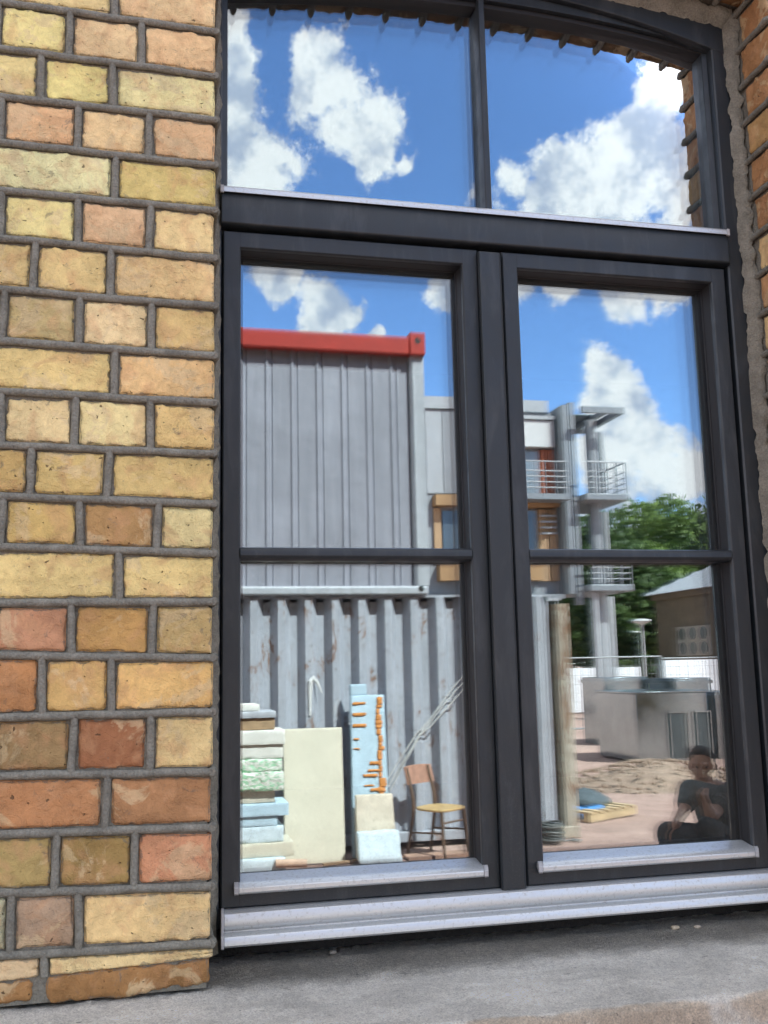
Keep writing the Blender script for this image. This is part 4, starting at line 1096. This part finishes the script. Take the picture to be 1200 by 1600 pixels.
# ---- white hoarding and mesh fences
MAT['white_sheet'] = plain('white_sheet', (0.78,0.79,0.82), 0.55, var=0.06, scale=3)
MAT['fence_wire'] = plain('fence_wire', (0.22,0.23,0.24), 0.5, 0.3, var=0)
def hoarding(ul, ur, vt, y, lab):
    xl, xr = mir(ul, vt, y=y).x, mir(ur, vt, y=y).x; zt_ = mir((ul+ur)/2, vt, y=y).z
    e = empty('hoarding', ((xl+xr)/2, y, 0)); tag(e, lab, 'hoarding', 'white hoardings')
    corrugated(xl, xr, 0.05, zt_, [(0.12,0),(0.03,0),(0.12,0.03),(0.03,0.03)], y).build('sheet', 'white_sheet', e)
    x = xl
    while x < xr+0.1:
        MB().box(x-0.03, x+0.03, y-0.09, y-0.022, 0, zt_-0.05).build('post', 'fence_wire', e); x += (xr-xl)/3
hoarding(880, 1001, 1043, -31.0, 'long white sheet hoarding behind the ducts, left of the fence post')
hoarding(1040, 1180, 1030, -26.0, 'taller white sheet hoarding at the right, before the brick pavilion')
def mesh_fence(ul, ur, y, vt, lab):
    xl, xr = mir(ul, vt, y=y).x, mir(ur, vt, y=y).x; zt_ = mir((ul+ur)/2, vt, y=y).z
    e = empty('mesh_fence', ((xl+xr)/2, y, 0)); tag(e, lab, 'fence', 'mesh site fences')
    f = MB(); f.tube([(xl,y,0.02),(xl,y,zt_)], 0.021, 8); f.tube([(xr,y,0.02),(xr,y,zt_)], 0.021, 8); f.tube([(xl,y,zt_),(xr,y,zt_)], 0.021, 8); f.tube([(xl,y,0.12),(xr,y,0.12)], 0.021, 8)
    f.build('tube_frame', 'fence_wire', e, smooth=True)
    w = MB(); n = int((xr-xl)/0.11)
    for i in range(1, n): w.tube([(xl+(xr-xl)*i/n, y, 0.12), (xl+(xr-xl)*i/n, y, zt_)], 0.0035, 4)
    for j in range(1, 8): w.tube([(xl, y, 0.12+(zt_-0.12)*j/8), (xr, y, 0.12+(zt_-0.12)*j/8)], 0.0035, 4)
    tag(w.build('wire_mesh', 'fence_wire', e), kind='stuff')
    MB().rough((xl-0.12,y-0.35,0.0),(xl+0.12,y+0.35,0.13), r=0.03, amp=0.003, step=0.08).build('foot', plain('fence_foot', (0.3,0.3,0.29), 0.9), e, smooth='all')
mesh_fence(868, 1034, -22.0, 1027, 'grey wire mesh site fence in front of the left white hoarding')
mesh_fence(1037, 1200, -22.0, 1027, 'grey wire mesh site fence in front of the right white hoarding')

# ---- hedge, lamps, pavilion
def leaf_mat(name, base):
    m = bpy.data.materials.new(name); m.use_nodes = True; t = m.node_tree; n = t.nodes; l = t.links
    b = n['Principled BSDF']; b.inputs['Roughness'].default_value = 0.55
    g = n.new('ShaderNodeNewGeometry'); nz = n.new('ShaderNodeTexNoise'); nz.inputs['Scale'].default_value = 0.9; l.new(g.outputs['Position'], nz.inputs['Vector'])
    r = n.new('ShaderNodeMapRange'); l.new(nz.outputs[0], r.inputs[0])
    for i, q in enumerate((0.35,0.65,0,1)): r.inputs[i+1].default_value = q
    mx = n.new('ShaderNodeMix'); mx.data_type = 'RGBA'; l.new(r.outputs[0], mx.inputs[0])
    mx.inputs[6].default_value = (*[x*0.7 for x in base], 1); mx.inputs[7].default_value = (base[0]*1.5, base[1]*1.35, base[2]*1.1, 1)
    l.new(mx.outputs[2], b.inputs['Base Color'])
    tl = n.new('ShaderNodeBsdfTranslucent'); l.new(mx.outputs[2], tl.inputs[0])
    ms = n.new('ShaderNodeMixShader'); ms.inputs[0].default_value = 0.3; l.new(b.outputs[0], ms.inputs[1]); l.new(tl.outputs[0], ms.inputs[2]); l.new(ms.outputs[0], n['Material Output'].inputs[0])
    return m
MAT['leaf'] = leaf_mat('tree_leaves', (0.11,0.185,0.05)); MAT['leaf_dark'] = leaf_mat('dark_leaves', (0.062,0.115,0.036)); MAT['leaf_light'] = leaf_mat('light_leaves', (0.085,0.14,0.035))
MAT['bark'] = plain('bark', (0.09,0.07,0.05), 0.9, var=0.3, scale=6)
def leaves(n, sampler, size, rnd):
    m = MB(); vs = []; fs = []
    for i in range(n):
        p = sampler(); s = size*rnd.uniform(0.6, 1.3)
        a = Vector((rnd.gauss(0,1), rnd.gauss(0,1), rnd.gauss(0,1))).normalized(); b = a.cross(Vector((rnd.gauss(0,1), rnd.gauss(0,1), rnd.gauss(0,1)))).normalized()
        k_ = len(vs); vs += [p-a*s, p+b*s*0.55, p+a*s, p-b*s*0.55]; fs.append((k_,k_+1,k_+2,k_+3))
    return m.add(vs, fs)
def tree(x, y, h, r, mat, seed, lab, n=7000, trunk=0.25):
    rnd = random.Random(seed); e = empty('broadleaf_tree', (x, y, 0)); tag(e, lab, 'tree', 'trees behind the yard')
    t = MB(); fork = h*0.35
    t.tube([(x,y,-0.1),(x+0.1,y,fork*0.6),(x+rnd.uniform(-.3,.3),y,fork),(x+rnd.uniform(-.4,.4),y,h*0.7)], [trunk,trunk*0.8,trunk*0.6,trunk*0.2], 8)
    cl = []
    for i in range(26):
        while True:
            q = Vector((rnd.uniform(-1,1), rnd.uniform(-1,1), rnd.uniform(-1,1)))
            if 0.35 < q.length < 1: break
        c = Vector((x+q.x*r, y+q.y*r, h*0.58+q.z*h*0.40)); cl.append((c, r*rnd.uniform(0.26, 0.46)))
        if i < 9: t.tube([(x,y,fork*rnd.uniform(0.8,1.2)), tuple((Vector((x,y,fork))+c)/2+Vector((0,0,0.4))), tuple(c)], [trunk*0.4,trunk*0.22,trunk*0.06], 6)
    t.build('trunk', 'bark', e, smooth=True)
    def smp():
        c, rr = rnd.choice(cl)
        q = Vector((rnd.gauss(0,1), rnd.gauss(0,1), rnd.gauss(0,1))).normalized()*rr*rnd.uniform(0.55,1.05); q.z *= 0.75
        return c+q
    leaves(n*2, smp, 0.17, rnd).build('crown', mat, e)
TR = [(958,812,-38,3.2,'leaf_dark','dark green tree right beside the balcony columns'),(985,795,-46,4.0,'leaf_dark','dark tree between the balcony columns and the tallest green tree'),(1040,786,-50,4.6,'leaf','tallest bright green tree above the brick pavilion roof'),(1088,782,-44,4.2,'leaf','bright green tree at the right edge above the pavilion'),(1010,850,-40,3.0,'leaf','lower green tree in front of the dark tree behind the lamps'),(1140,800,-42,4.0,'leaf','green tree furthest right behind the pavilion'),(925,850,-48,4.0,'leaf_dark','dark tree seen between the balcony columns'),(1065,870,-47,3.5,'leaf_dark','dark tree low behind the pavilion roof'),(1190,790,-50,4.8,'leaf_dark','big dark tree beyond the right end of the pavilion')]
for i, (u, v, y, r, mt, lab) in enumerate(TR):
    p = mir(u, v, y=y); tree(p.x, y, p.z, r, mt, 40+i, lab, n=int(5200+500*r))
rnd = random.Random(3); hb = mir(975, 1033, y=-33.5); hx0, hx1 = mir(945, 1040, y=-33.5).x, mir(1012, 1040, y=-33.5).x
e = empty('hedge', ((hx0+hx1)/2, -33.5, 0)); tag(e, 'clipped light green hedge showing above the white hoarding', 'hedge')
leaves(4500, lambda: Vector((rnd.uniform(hx0,hx1), -33.5+rnd.uniform(-0.5,0.5), rnd.uniform(0.05, hb.z)+0.12*noise.noise(Vector((rnd.random()*9,0,0))))), 0.10, rnd).build('foliage', 'leaf_light', e)
MB().box(hx0+0.2, hx1-0.2, -33.7, -33.3, 0, hb.z*0.6).build('stems', 'bark', e)
def lamp(u, vt, y, lab):
    p = mir(u, vt, y=y); x, h = p.x, p.z
    e = empty('street_lamp', (x, y, 0)); tag(e, lab, 'lamp', 'post-top lamps by the pavilion')
    MB().tube([(x,y,0),(x,y,0.8),(x,y,0.82),(x,y,h-0.15)], [0.09,0.085,0.06,0.045], 10).build('post', plain('lamp_grey_%d' % u, (0.42,0.43,0.44), 0.5), e, smooth=True)
    hd = MB().lathe([(0.05,-0.2),(0.08,-0.12),(0.32,-0.02),(0.33,0.0),(0.30,0.04),(0.10,0.08)], 20, (x,y,h)).build('lamp_head', plain('lamp_head_%d' % u, (0.55,0.56,0.57), 0.45), e, smooth=True)
lamp(1004, 970, -30, 'nearer taller lamp post with flat round head before the pavilion')
lamp(989, 988, -36, 'farther shorter lamp post with flat round head left of the tall one')
PY, PB = -30.0, -34.2                                   # its side wall runs away from the yard
pxs = mir(1120, 1000, y=PY).x; PW = 6.5
pe = mir(1118, 926, y=PY).z
pav = empty('brick_pavilion', (pxs+PW/2, (PY+PB)/2, 0)); tag(pav, 'small yellow brick pavilion with pale hipped roof among the trees', 'building')
MB().box(pxs, pxs+PW, PB, PY, 0, pe).build('wall', plain('pavilion_brick', (0.20,0.165,0.115), 0.9, var=0.18, scale=4), pav)
MB().box(pxs-0.12, pxs+PW+0.12, PB-0.12, PY+0.12, pe+0.001, pe+0.2).build('cornice', plain('pavilion_cornice', (0.22,0.18,0.13), 0.85), pav)
MAT['slate'] = plain('pale_metal_roof', (0.40,0.42,0.45), 0.45, 0.3, var=0.08)
rm_ = MB(); b0, b1, c0, c1 = pxs-0.35, pxs+PW+0.35, PY+0.35, PB-0.35; ym = (PY+PB)/2; rz_ = pe+1.5
rm_.add([(b0,c0,pe+0.202),(b1,c0,pe+0.202),(b1,c1,pe+0.202),(b0,c1,pe+0.202),(b0+2.4,ym,rz_),(b1-2.4,ym,rz_)], [(0,1,5,4),(2,3,4,5),(1,2,5),(3,0,4),(3,2,1,0)])
rf = rm_.build('roof', 'slate', pav)
for i in range(11):
    ya = c1+(c0-c1)*(i+0.5)/11; t = 1-abs(ya-ym)/((c0-c1)/2)
    MB().bar((b0, ya, pe+0.222), (b0+2.4*t, ya, pe+0.222+(rz_-pe-0.202)*t), 0.03, 0.05).build('seam', 'slate', rf)
def side_y(u):                                           # depth at which the side wall shows in this column
    lo, hi = PB-6, PY+6
    for _ in range(40):
        md = (lo+hi)/2
        if mir(u, 1000, y=md).x > pxs: lo = md
        else: hi = md
    return (lo+hi)/2
wy0, wy1 = side_y(1062), side_y(1112); wz0, wz1 = mir(1090, 1024, y=(wy0+wy1)/2).z, mir(1090, 978, y=(wy0+wy1)/2).z
wn = MB().box(pxs-0.07, pxs-0.002, wy0, wy1, wz0, wz1).build('window', plain('pavilion_window_frame', (0.42,0.40,0.35), 0.7), pav)
for i in range(3):
    for j in range(2):
        cy = wy0+(wy1-wy0)*(i+0.5)/3; cz = wz0+(wz1-wz0)*(j+0.5)/2; r_ = min((wy1-wy0)/3, (wz1-wz0)/2)*0.42
        MB().tube([(pxs-0.085,cy,cz),(pxs-0.05,cy,cz)], r_, 16).build('pane', plain('pavilion_glass_%d%d' % (i,j), (0.06,0.075,0.07), 0.15, var=0), wn)
# ---- apartment house with balconies
AY = -28.0
def AX(u, v=800, y=AY): return mir(u, v, y=y).x
def AZ(v, u=870, y=AY): return mir(u, v, y=y).z
MAT['clad'] = plain('grey_cladding', (0.24,0.25,0.27), 0.5, var=0.06, scale=1.5)
MAT['clad_light'] = plain('light_cladding', (0.33,0.34,0.36), 0.5, var=0.05, scale=1.5)
MAT['steel'] = plain('painted_steel', (0.20,0.215,0.235), 0.45, 0.2, var=0.05)
MAT['timber_red'] = plain('red_brown_panel', (0.36,0.105,0.05), 0.6, var=0.15, scale=2)
MAT['timber_orange'] = plain('orange_panel', (0.30,0.175,0.08), 0.6, var=0.12, scale=2)
MAT['tan_panel'] = plain('tan_panel', (0.36,0.23,0.13), 0.65, var=0.12, scale=2)
MAT['blind'] = plain('white_blind', (0.5,0.5,0.5), 0.7, var=0.05)
MAT['far_glass'] = plain('dark_far_glass', (0.07,0.085,0.10), 0.08, 0.0, var=0, spec=0.8)
MAT['pale_glass'] = plain('pale_far_glass', (0.22,0.26,0.30), 0.10, 0.0, var=0, spec=0.8)
zA, zB, zC, zP = AZ(918), AZ(780), AZ(646), AZ(628)
xL, xR = AX(560), AX(888)
apt = empty('apartment_house', ((xL+xR)/2, AY-6, 0))
tag(apt, 'modern grey apartment house with orange panels, balconies and columns beyond the containers', 'building')
MB().box(xL, xR-0.3, AY-12, AY, zA-0.25, zC).build('wall', 'clad', apt)
MB().box(xL-0.1, AX(864), AY-12.1, AY+0.12, zC+0.001, zP).build('parapet', 'clad_light', apt)
MB().box(xL, AX(866), AY-11.9, AY+0.6, zA-0.40, zA-0.251).build('floor_slab', 'steel', apt)
MB().box(xL+0.5, AX(850), AY-11, AY-3, 0.0, zA-0.401).build('ground_floor', plain('ground_floor_wall', (0.16,0.16,0.16), 0.8), apt)
def apart(name, mat, u0, u1, v0, v1, proud=0.06, parent=apt, base=0.001):
    return MB().box(AX(u0), AX(u1), AY+base, AY+proud, AZ(v1), AZ(v0)).build(name, mat, parent)
# cladding panels on the upper left
for i, (a, b) in enumerate(((598,620),(621,643),(644,668),(669,694),(695,720),(721,746))):
    apart('cladding_panel', 'clad_light' if i % 2 else 'clad', a, b, 648, 774, 0.05)
def window(u0, u1, v0, v1, mat='far_glass', proud=0.05):
    w = apart('window', 'steel', u0, u1, v0, v1, proud)
    du_, dv_ = 1.2, 1.2; n = max(1, int(round((u1-u0)/16)))
    for i in range(n):
        a = u0+(u1-u0)*i/n+du_*0.6; b = u0+(u1-u0)*(i+1)/n-du_*0.6
        MB().box(AX(a), AX(b), AY+proud+0.001, AY+proud+0.02, AZ(v1-dv_), AZ(v0+dv_)).build('pane', mat, w)
    return w
window(752, 790, 708, 776); window(794, 846, 706, 776, 'pale_glass')
apart('blind', 'blind', 794, 866, 662, 702, 0.35); apart('blind', 'blind', 752, 788, 662, 706, 0.30)
apart('blind_box', 'clad_light', 750, 868, 655, 660.5, 0.42)
apart('timber_panel', 'timber_red', 848, 857, 704, 778, 0.10); apart('timber_panel', 'timber_red', 858, 868, 704, 778, 0.12)
apart('orange_band', 'timber_orange', 676, 868, 779, 795, 0.45)
window(690, 742, 800, 872); apart('tan_panel', 'tan_panel', 677, 688, 797, 878, 0.10)
window(750, 800, 800, 872, 'pale_glass'); window(803, 838, 798, 872); apart('tan_panel', 'tan_panel', 840, 853, 797, 908, 0.14); apart('tan_panel', 'tan_panel', 855, 868, 797, 908, 0.12)
apart('orange_band', 'timber_orange', 680, 838, 882, 908, 0.40)
for v in (806, 815, 824, 833):                                                # louvre blades
    apart('louvre', 'clad_light', 842, 866, v, v+3, 0.24, base=0.145)
# glazed stair corner
xs0, xs1 = AX(872), AX(892)
tw = MB().box(xs0, xs0+0.22, AY-0.3, AY+0.75, zA-0.25, zC+0.1).build('corner_post', 'steel', apt)
MB().box(xs1-0.20, xs1, AY+0.50, AY+0.75, zA-0.6, zC+0.2).build('corner_post', 'steel', apt)
for (v0, v1) in ((655,712),(714,778),(785,845),(847,914)):
    MB().box(xs0+0.225, xs1-0.205, AY+0.60, AY+0.64, AZ(v1), AZ(v0)).build('stair_pane', 'pale_glass', apt)
    MB().box(xs0+0.222, xs1-0.202, AY+0.58, AY+0.68, AZ(v0)+0.002, AZ(v0)+0.09).build('glazing_rail', 'steel', apt)
# balconies right of the stair, their railings, columns and the roof frame
BX0, BX1 = xs1+0.01, AX(957)
def balcony(z, label):
    s = MB().box(BX0, BX1, AY-1.6, AY+1.3, z-0.22, z).build('balcony', 'steel', apt, bevel=0.03)
    posts = []
    x = BX0+0.1
    while x < BX1: posts.append((x, AY+1.25)); x += (BX1-BX0-0.16)/4
    for y in (AY+0.5, AY-0.3, AY-1.1): posts.append((BX1-0.06, y))
    for (px_, py_) in posts: MB().tube([(px_,py_,z+0.001),(px_,py_,z+1.02)], 0.028, 6).build('rail_post', 'steel', s, smooth=True)
    for h in (0.18, 0.36, 0.54, 0.72, 1.03):
        r_ = 0.03 if h > 1 else 0.017
        MB().tube([(BX0+0.05,AY+1.25,z+h),(BX1-0.06,AY+1.25,z+h),(BX1-0.06,AY-1.5,z+h)], r_, 6).build('rail', 'clad_light', s)
    return s
balcony(zB, 0); balcony(zA, 0)
fb = MB().box(AX(800), xs0-0.02, AY+0.46, AY+1.2, zB-0.2, zB-0.02).build('balcony', 'steel', apt)
for h in (0.18, 0.36, 0.54, 0.72, 1.03): MB().tube([(AX(800),AY+1.15,zB+h),(xs0-0.05,AY+1.15,zB+h)], 0.02, 6).build('rail', 'clad_light', fb)
for i in range(5): MB().tube([(AX(800)+i*(xs0-0.1-AX(800))/4,AY+1.15,zB-0.02),(AX(800)+i*(xs0-0.1-AX(800))/4,AY+1.15,zB+1.02)], 0.026, 6).build('rail_post', 'steel', fb)
for (u, yy, r_, top) in ((931, AY+0.4, 0.24, AZ(660)), (944, AY-1.2, 0.20, AZ(660))):
    x = AX(u, y=yy)
    MB().tube([(x,yy,0),(x,yy,zA-0.225)], r_, 14).build('column', 'clad_light', apt, smooth=True)
    MB().tube([(x,yy,zA+0.002),(x,yy,zB-0.222)], r_*0.8, 14).build('column', 'clad', apt, smooth=True)
    MB().tube([(x,yy,zB+0.002),(x,yy,top)], r_*0.8, 14).build('column', 'clad', apt, smooth=True)
x = AX(903); MB().tube([(x,AY+1.0,0),(x,AY+1.0,zA-0.225)], 0.11, 10).build('column', 'clad_light', apt, smooth=True)
zc0 = AZ(660); rfm = MB()
rfm.obox(((BX0+BX1)/2, AY+1.25, zc0+0.14), ((BX1-BX0)/2,0,0), (0,0.07,0), (0,0,0.10)); rfm.obox((BX1-0.07, AY-0.2, zc0+0.14), (0.07,0,0), (0,1.38,0), (0,0,0.099))
rfm.obox(((BX0+BX1)/2, AY-1.5, zc0+0.139), ((BX1-BX0)/2-0.142,0,0), (0,0.07,0), (0,0,0.10)); rfm.obox((BX0+0.9, AY-0.13, zc0+0.138), (0.05,0,0), (0,1.29,0), (0,0,0.08))
rfm.build('roof_frame', 'steel', apt)
MB().box(BX0+0.1, BX1-0.2, AY-1.4, AY+0.2, zc0+0.245, zc0+0.275).build('roof_panel', 'pale_glass', apt)

# ---- seated person in the shade of the building
PYY = -4.55
def J(u, v, dy=0.0): return mir(u, v, y=PYY+dy)
def ball(m, c, r, seg=14, rings=9, sc=(1,1,1)):
    c = Vector(c); prof = [(r*math.sin(PI*i/rings), -r*math.cos(PI*i/rings)) for i in range(rings+1)]
    vs = []; fs = []
    for (rr, z) in prof:
        for k_ in range(seg): vs.append(c+Vector((max(rr,1e-4)*math.cos(2*PI*k_/seg)*sc[0], max(rr,1e-4)*math.sin(2*PI*k_/seg)*sc[1], z*sc[2])))
    for i in range(rings):
        for k_ in range(seg):
            a = i*seg+k_; b = i*seg+(k_+1) % seg; fs.append((a,b,b+seg,a+seg))
    fs.append(tuple(range(seg-1,-1,-1))); fs.append(tuple(rings*seg+k_ for k_ in range(seg)))
    m.add(vs, fs)
def limb(m, pts, rs):
    for a, b, ra, rb in zip(pts, pts[1:], rs, rs[1:]):
        a, b = Vector(a), Vector(b); m.tube([a.lerp(b, t) for t in (0,0.33,0.67,1)], [ra+(rb-ra)*t for t in (0,0.33,0.67,1)], 14)
    for p_, r_ in zip(pts, rs): ball(m, p_, r_*1.0)
def melt(m, name, mat, parent, voxel=0.009, smooth=6):
    o = m.build(name, mat, parent, smooth='all')
    rmod = o.modifiers.new('merge', 'REMESH'); rmod.mode = 'VOXEL'; rmod.voxel_size = voxel; rmod.use_smooth_shade = True
    smod = o.modifiers.new('soften', 'SMOOTH'); smod.factor = 0.5; smod.iterations = smooth
    return o
head_c = J(1098, 1197); neck = J(1110, 1232, -0.06); sh_l = J(1080, 1236, 0.10); sh_r = J(1141, 1240, -0.08); chest = J(1117, 1256, -0.05); pel = J(1137, 1322, -0.16)
elb_l = J(1069, 1268, 0.22); wr_l = J(1056, 1289, 0.36); elb_r = J(1112, 1276, 0.20); wr_r = J(1101, 1245, 0.20)
kn_l = J(1047, 1304, 0.30); kn_r = J(1108, 1296, 0.22)
seat_z = pel.z - 0.11
person = empty('person', (pel.x, pel.y, 0)); tag(person, 'person in dark T-shirt and dark trousers sitting with hand at chin, elbow on knee', 'person')
MAT['skin'] = plain('skin', (0.42,0.25,0.18), 0.55, var=0.08, scale=30)
MAT['shirt'] = plain('dark_shirt', (0.12,0.13,0.125), 0.85, var=0.25, scale=18, bump=0.01, bscale=40)
MAT['trousers'] = plain('dark_trousers', (0.055,0.06,0.064), 0.9, var=0.3, scale=14, bump=0.012, bscale=35)
MAT['hair'] = plain('dark_hair', (0.035,0.025,0.018), 0.7, var=0.3, scale=60)
look = Vector((-0.56, 0.80, -0.16)).normalized(); side = look.cross(Vector((0,0,1))).normalized(); upv = side.cross(look)
b = MB()
def hp_(f, s_, u_): return head_c + look*f + side*s_ + upv*u_
ball(b, hp_(-0.012,0,0.028), 0.096, 18, 12, (0.92,0.92,1.06)); ball(b, hp_(0.022,0,-0.028), 0.072, 16, 10, (0.92,0.92,1.1)); ball(b, hp_(0.040,0,-0.088), 0.036)
limb(b, [hp_(0.088,0,0.012), hp_(0.108,0,-0.028)], [0.010,0.016])                 # nose
for s_ in (-1, 1):
    ball(b, hp_(-0.01, s_*0.088, -0.005), 0.026, 10, 7, (0.6,0.6,1.2)); ball(b, hp_(0.074, s_*0.034, 0.030), 0.018)   # ears, brows
limb(b, [hp_(0.082,-0.022,-0.058), hp_(0.090,0,-0.056), hp_(0.082,0.022,-0.058)], [0.007,0.010,0.007])
limb(b, [neck+Vector((0,0,-0.03)), hp_(-0.02,0,-0.07)], [0.062,0.055])
limb(b, [neck, chest, pel], [0.085,0.135,0.13]); limb(b, [neck, sh_l], [0.07,0.068]); limb(b, [neck, sh_r], [0.07,0.068])
limb(b, [sh_l, elb_l, wr_l], [0.058,0.042,0.028]); limb(b, [sh_r, elb_r, wr_r], [0.058,0.043,0.028])
def hand(m, w, d, n, curl):
    """palm at w pointing along d, n = back of the hand; five unequal bent fingers, thumb from the side"""
    d = d.normalized(); n = (n - d*n.dot(d)).normalized(); t = d.cross(n)
    for o_ in (-0.024, -0.008, 0.008, 0.024): limb(m, [w+d*0.005+t*o_*0.7, w+d*0.075+t*o_], [0.014,0.0125])
    for o_, L in ((-0.028,0.060), (-0.0095,0.074), (0.0095,0.080), (0.028,0.070)):
        a = w+d*0.082+t*o_; k1 = a+d*L*0.48-n*curl*0.018; k2 = k1+d*L*0.30-n*curl*0.034; k3 = k2+d*L*0.14-n*curl*0.036
        limb(m, [a, k1, k2, k3], [0.0098,0.0092,0.0085,0.0072])
    a = w+d*0.028+t*0.024; limb(m, [a, a+t*0.030+d*0.026, a+t*0.036+d*0.060-n*0.012], [0.0125,0.0105,0.0085])
hand(b, wr_l, (kn_l-wr_l)+Vector((0,0.02,-0.03)), Vector((0,0.2,1)), 0.9)
hand(b, wr_r, (hp_(0.070,0.0,-0.075)-wr_r), Vector((-0.5,0.85,0)), 1.0)
an_l = Vector((kn_l.x+0.10, kn_l.y+0.02, 0.075)); an_r = Vector((kn_r.x+0.06, kn_r.y+0.12, 0.075))
limb(b, [kn_l, an_l], [0.055,0.036]); limb(b, [kn_r, an_r], [0.055,0.036])
body = melt(b, 'body', 'skin', person, 0.0065, 4)
e_ = MB()
for s_ in (-1, 1): ball(e_, hp_(0.084, s_*0.033, 0.014), 0.0105, 10, 8)
e_.build('eyes', plain('dark_eyes', (0.03,0.02,0.015), 0.3, var=0), person, smooth='all')
h = MB(); ball(h, hp_(-0.028,0,0.046), 0.098, 18, 12, (0.95,0.95,1.0)); ball(h, hp_(-0.045,0,0.0), 0.088, 16, 10); ball(h, hp_(0.0,0,0.082), 0.052)
melt(h, 'hair', 'hair', person, 0.007, 4)
s = MB(); limb(s, [neck+Vector((0,0,-0.045)), chest, pel+Vector((0,0,0.02))], [0.088,0.152,0.150]); limb(s, [chest.lerp(neck,0.5), sh_l], [0.10,0.082]); limb(s, [chest.lerp(neck,0.5), sh_r], [0.10,0.082])
limb(s, [sh_l, sh_l.lerp(elb_l,0.62)], [0.080,0.066]); limb(s, [sh_r, sh_r.lerp(elb_r,0.62)], [0.080,0.068])
melt(s, 'shirt', 'shirt', person, 0.010, 6)
st_ = MB()
for i in range(5):
    t = 0.12+0.11*i; a = sh_r.lerp(elb_r, t); d = (elb_r-sh_r).normalized(); q = d.cross(Vector((0,0,1))).normalized(); w_ = q.cross(d)
    r_ = 0.0865-0.016*t
    st_.tube([a+(q*math.cos(g)+w_*math.sin(g))*r_ for g in [2*PI*k_/16 for k_ in range(17)]], 0.0055, 6, cap=False)
st_.build('sleeve_stripes', plain('grey_stripes', (0.24,0.25,0.26), 0.85, var=0.1), person, smooth='all')
t_ = MB(); limb(t_, [pel+Vector((0.02,0,0)), kn_l, kn_l.lerp(an_l,0.9)], [0.145,0.088,0.062]); limb(t_, [pel+Vector((-0.03,0.04,0)), kn_r, kn_r.lerp(an_r,0.9)], [0.140,0.088,0.062])
melt(t_, 'trousers', 'trousers', person, 0.010, 6)
for a in (an_l, an_r):
    f = MB(); limb(f, [a+Vector((0,-0.04,-0.035)), a+Vector((-0.06,0.10,-0.045)), a+Vector((-0.08,0.16,-0.05))], [0.045,0.042,0.034]); f.build('shoe', plain('dark_shoe', (0.05,0.045,0.04), 0.7), person, smooth='all')
sb = MB().rough((pel.x-0.24, pel.y-0.24, 0.0), (pel.x+0.26, pel.y+0.20, seat_z), r=0.02, amp=0.004, step=0.05, seed=2, freq=20).build('concrete_block', 'concrete', smooth='all', origin=(pel.x, pel.y, 0))
tag(sb, 'rough grey concrete block that the person sits on', 'block')
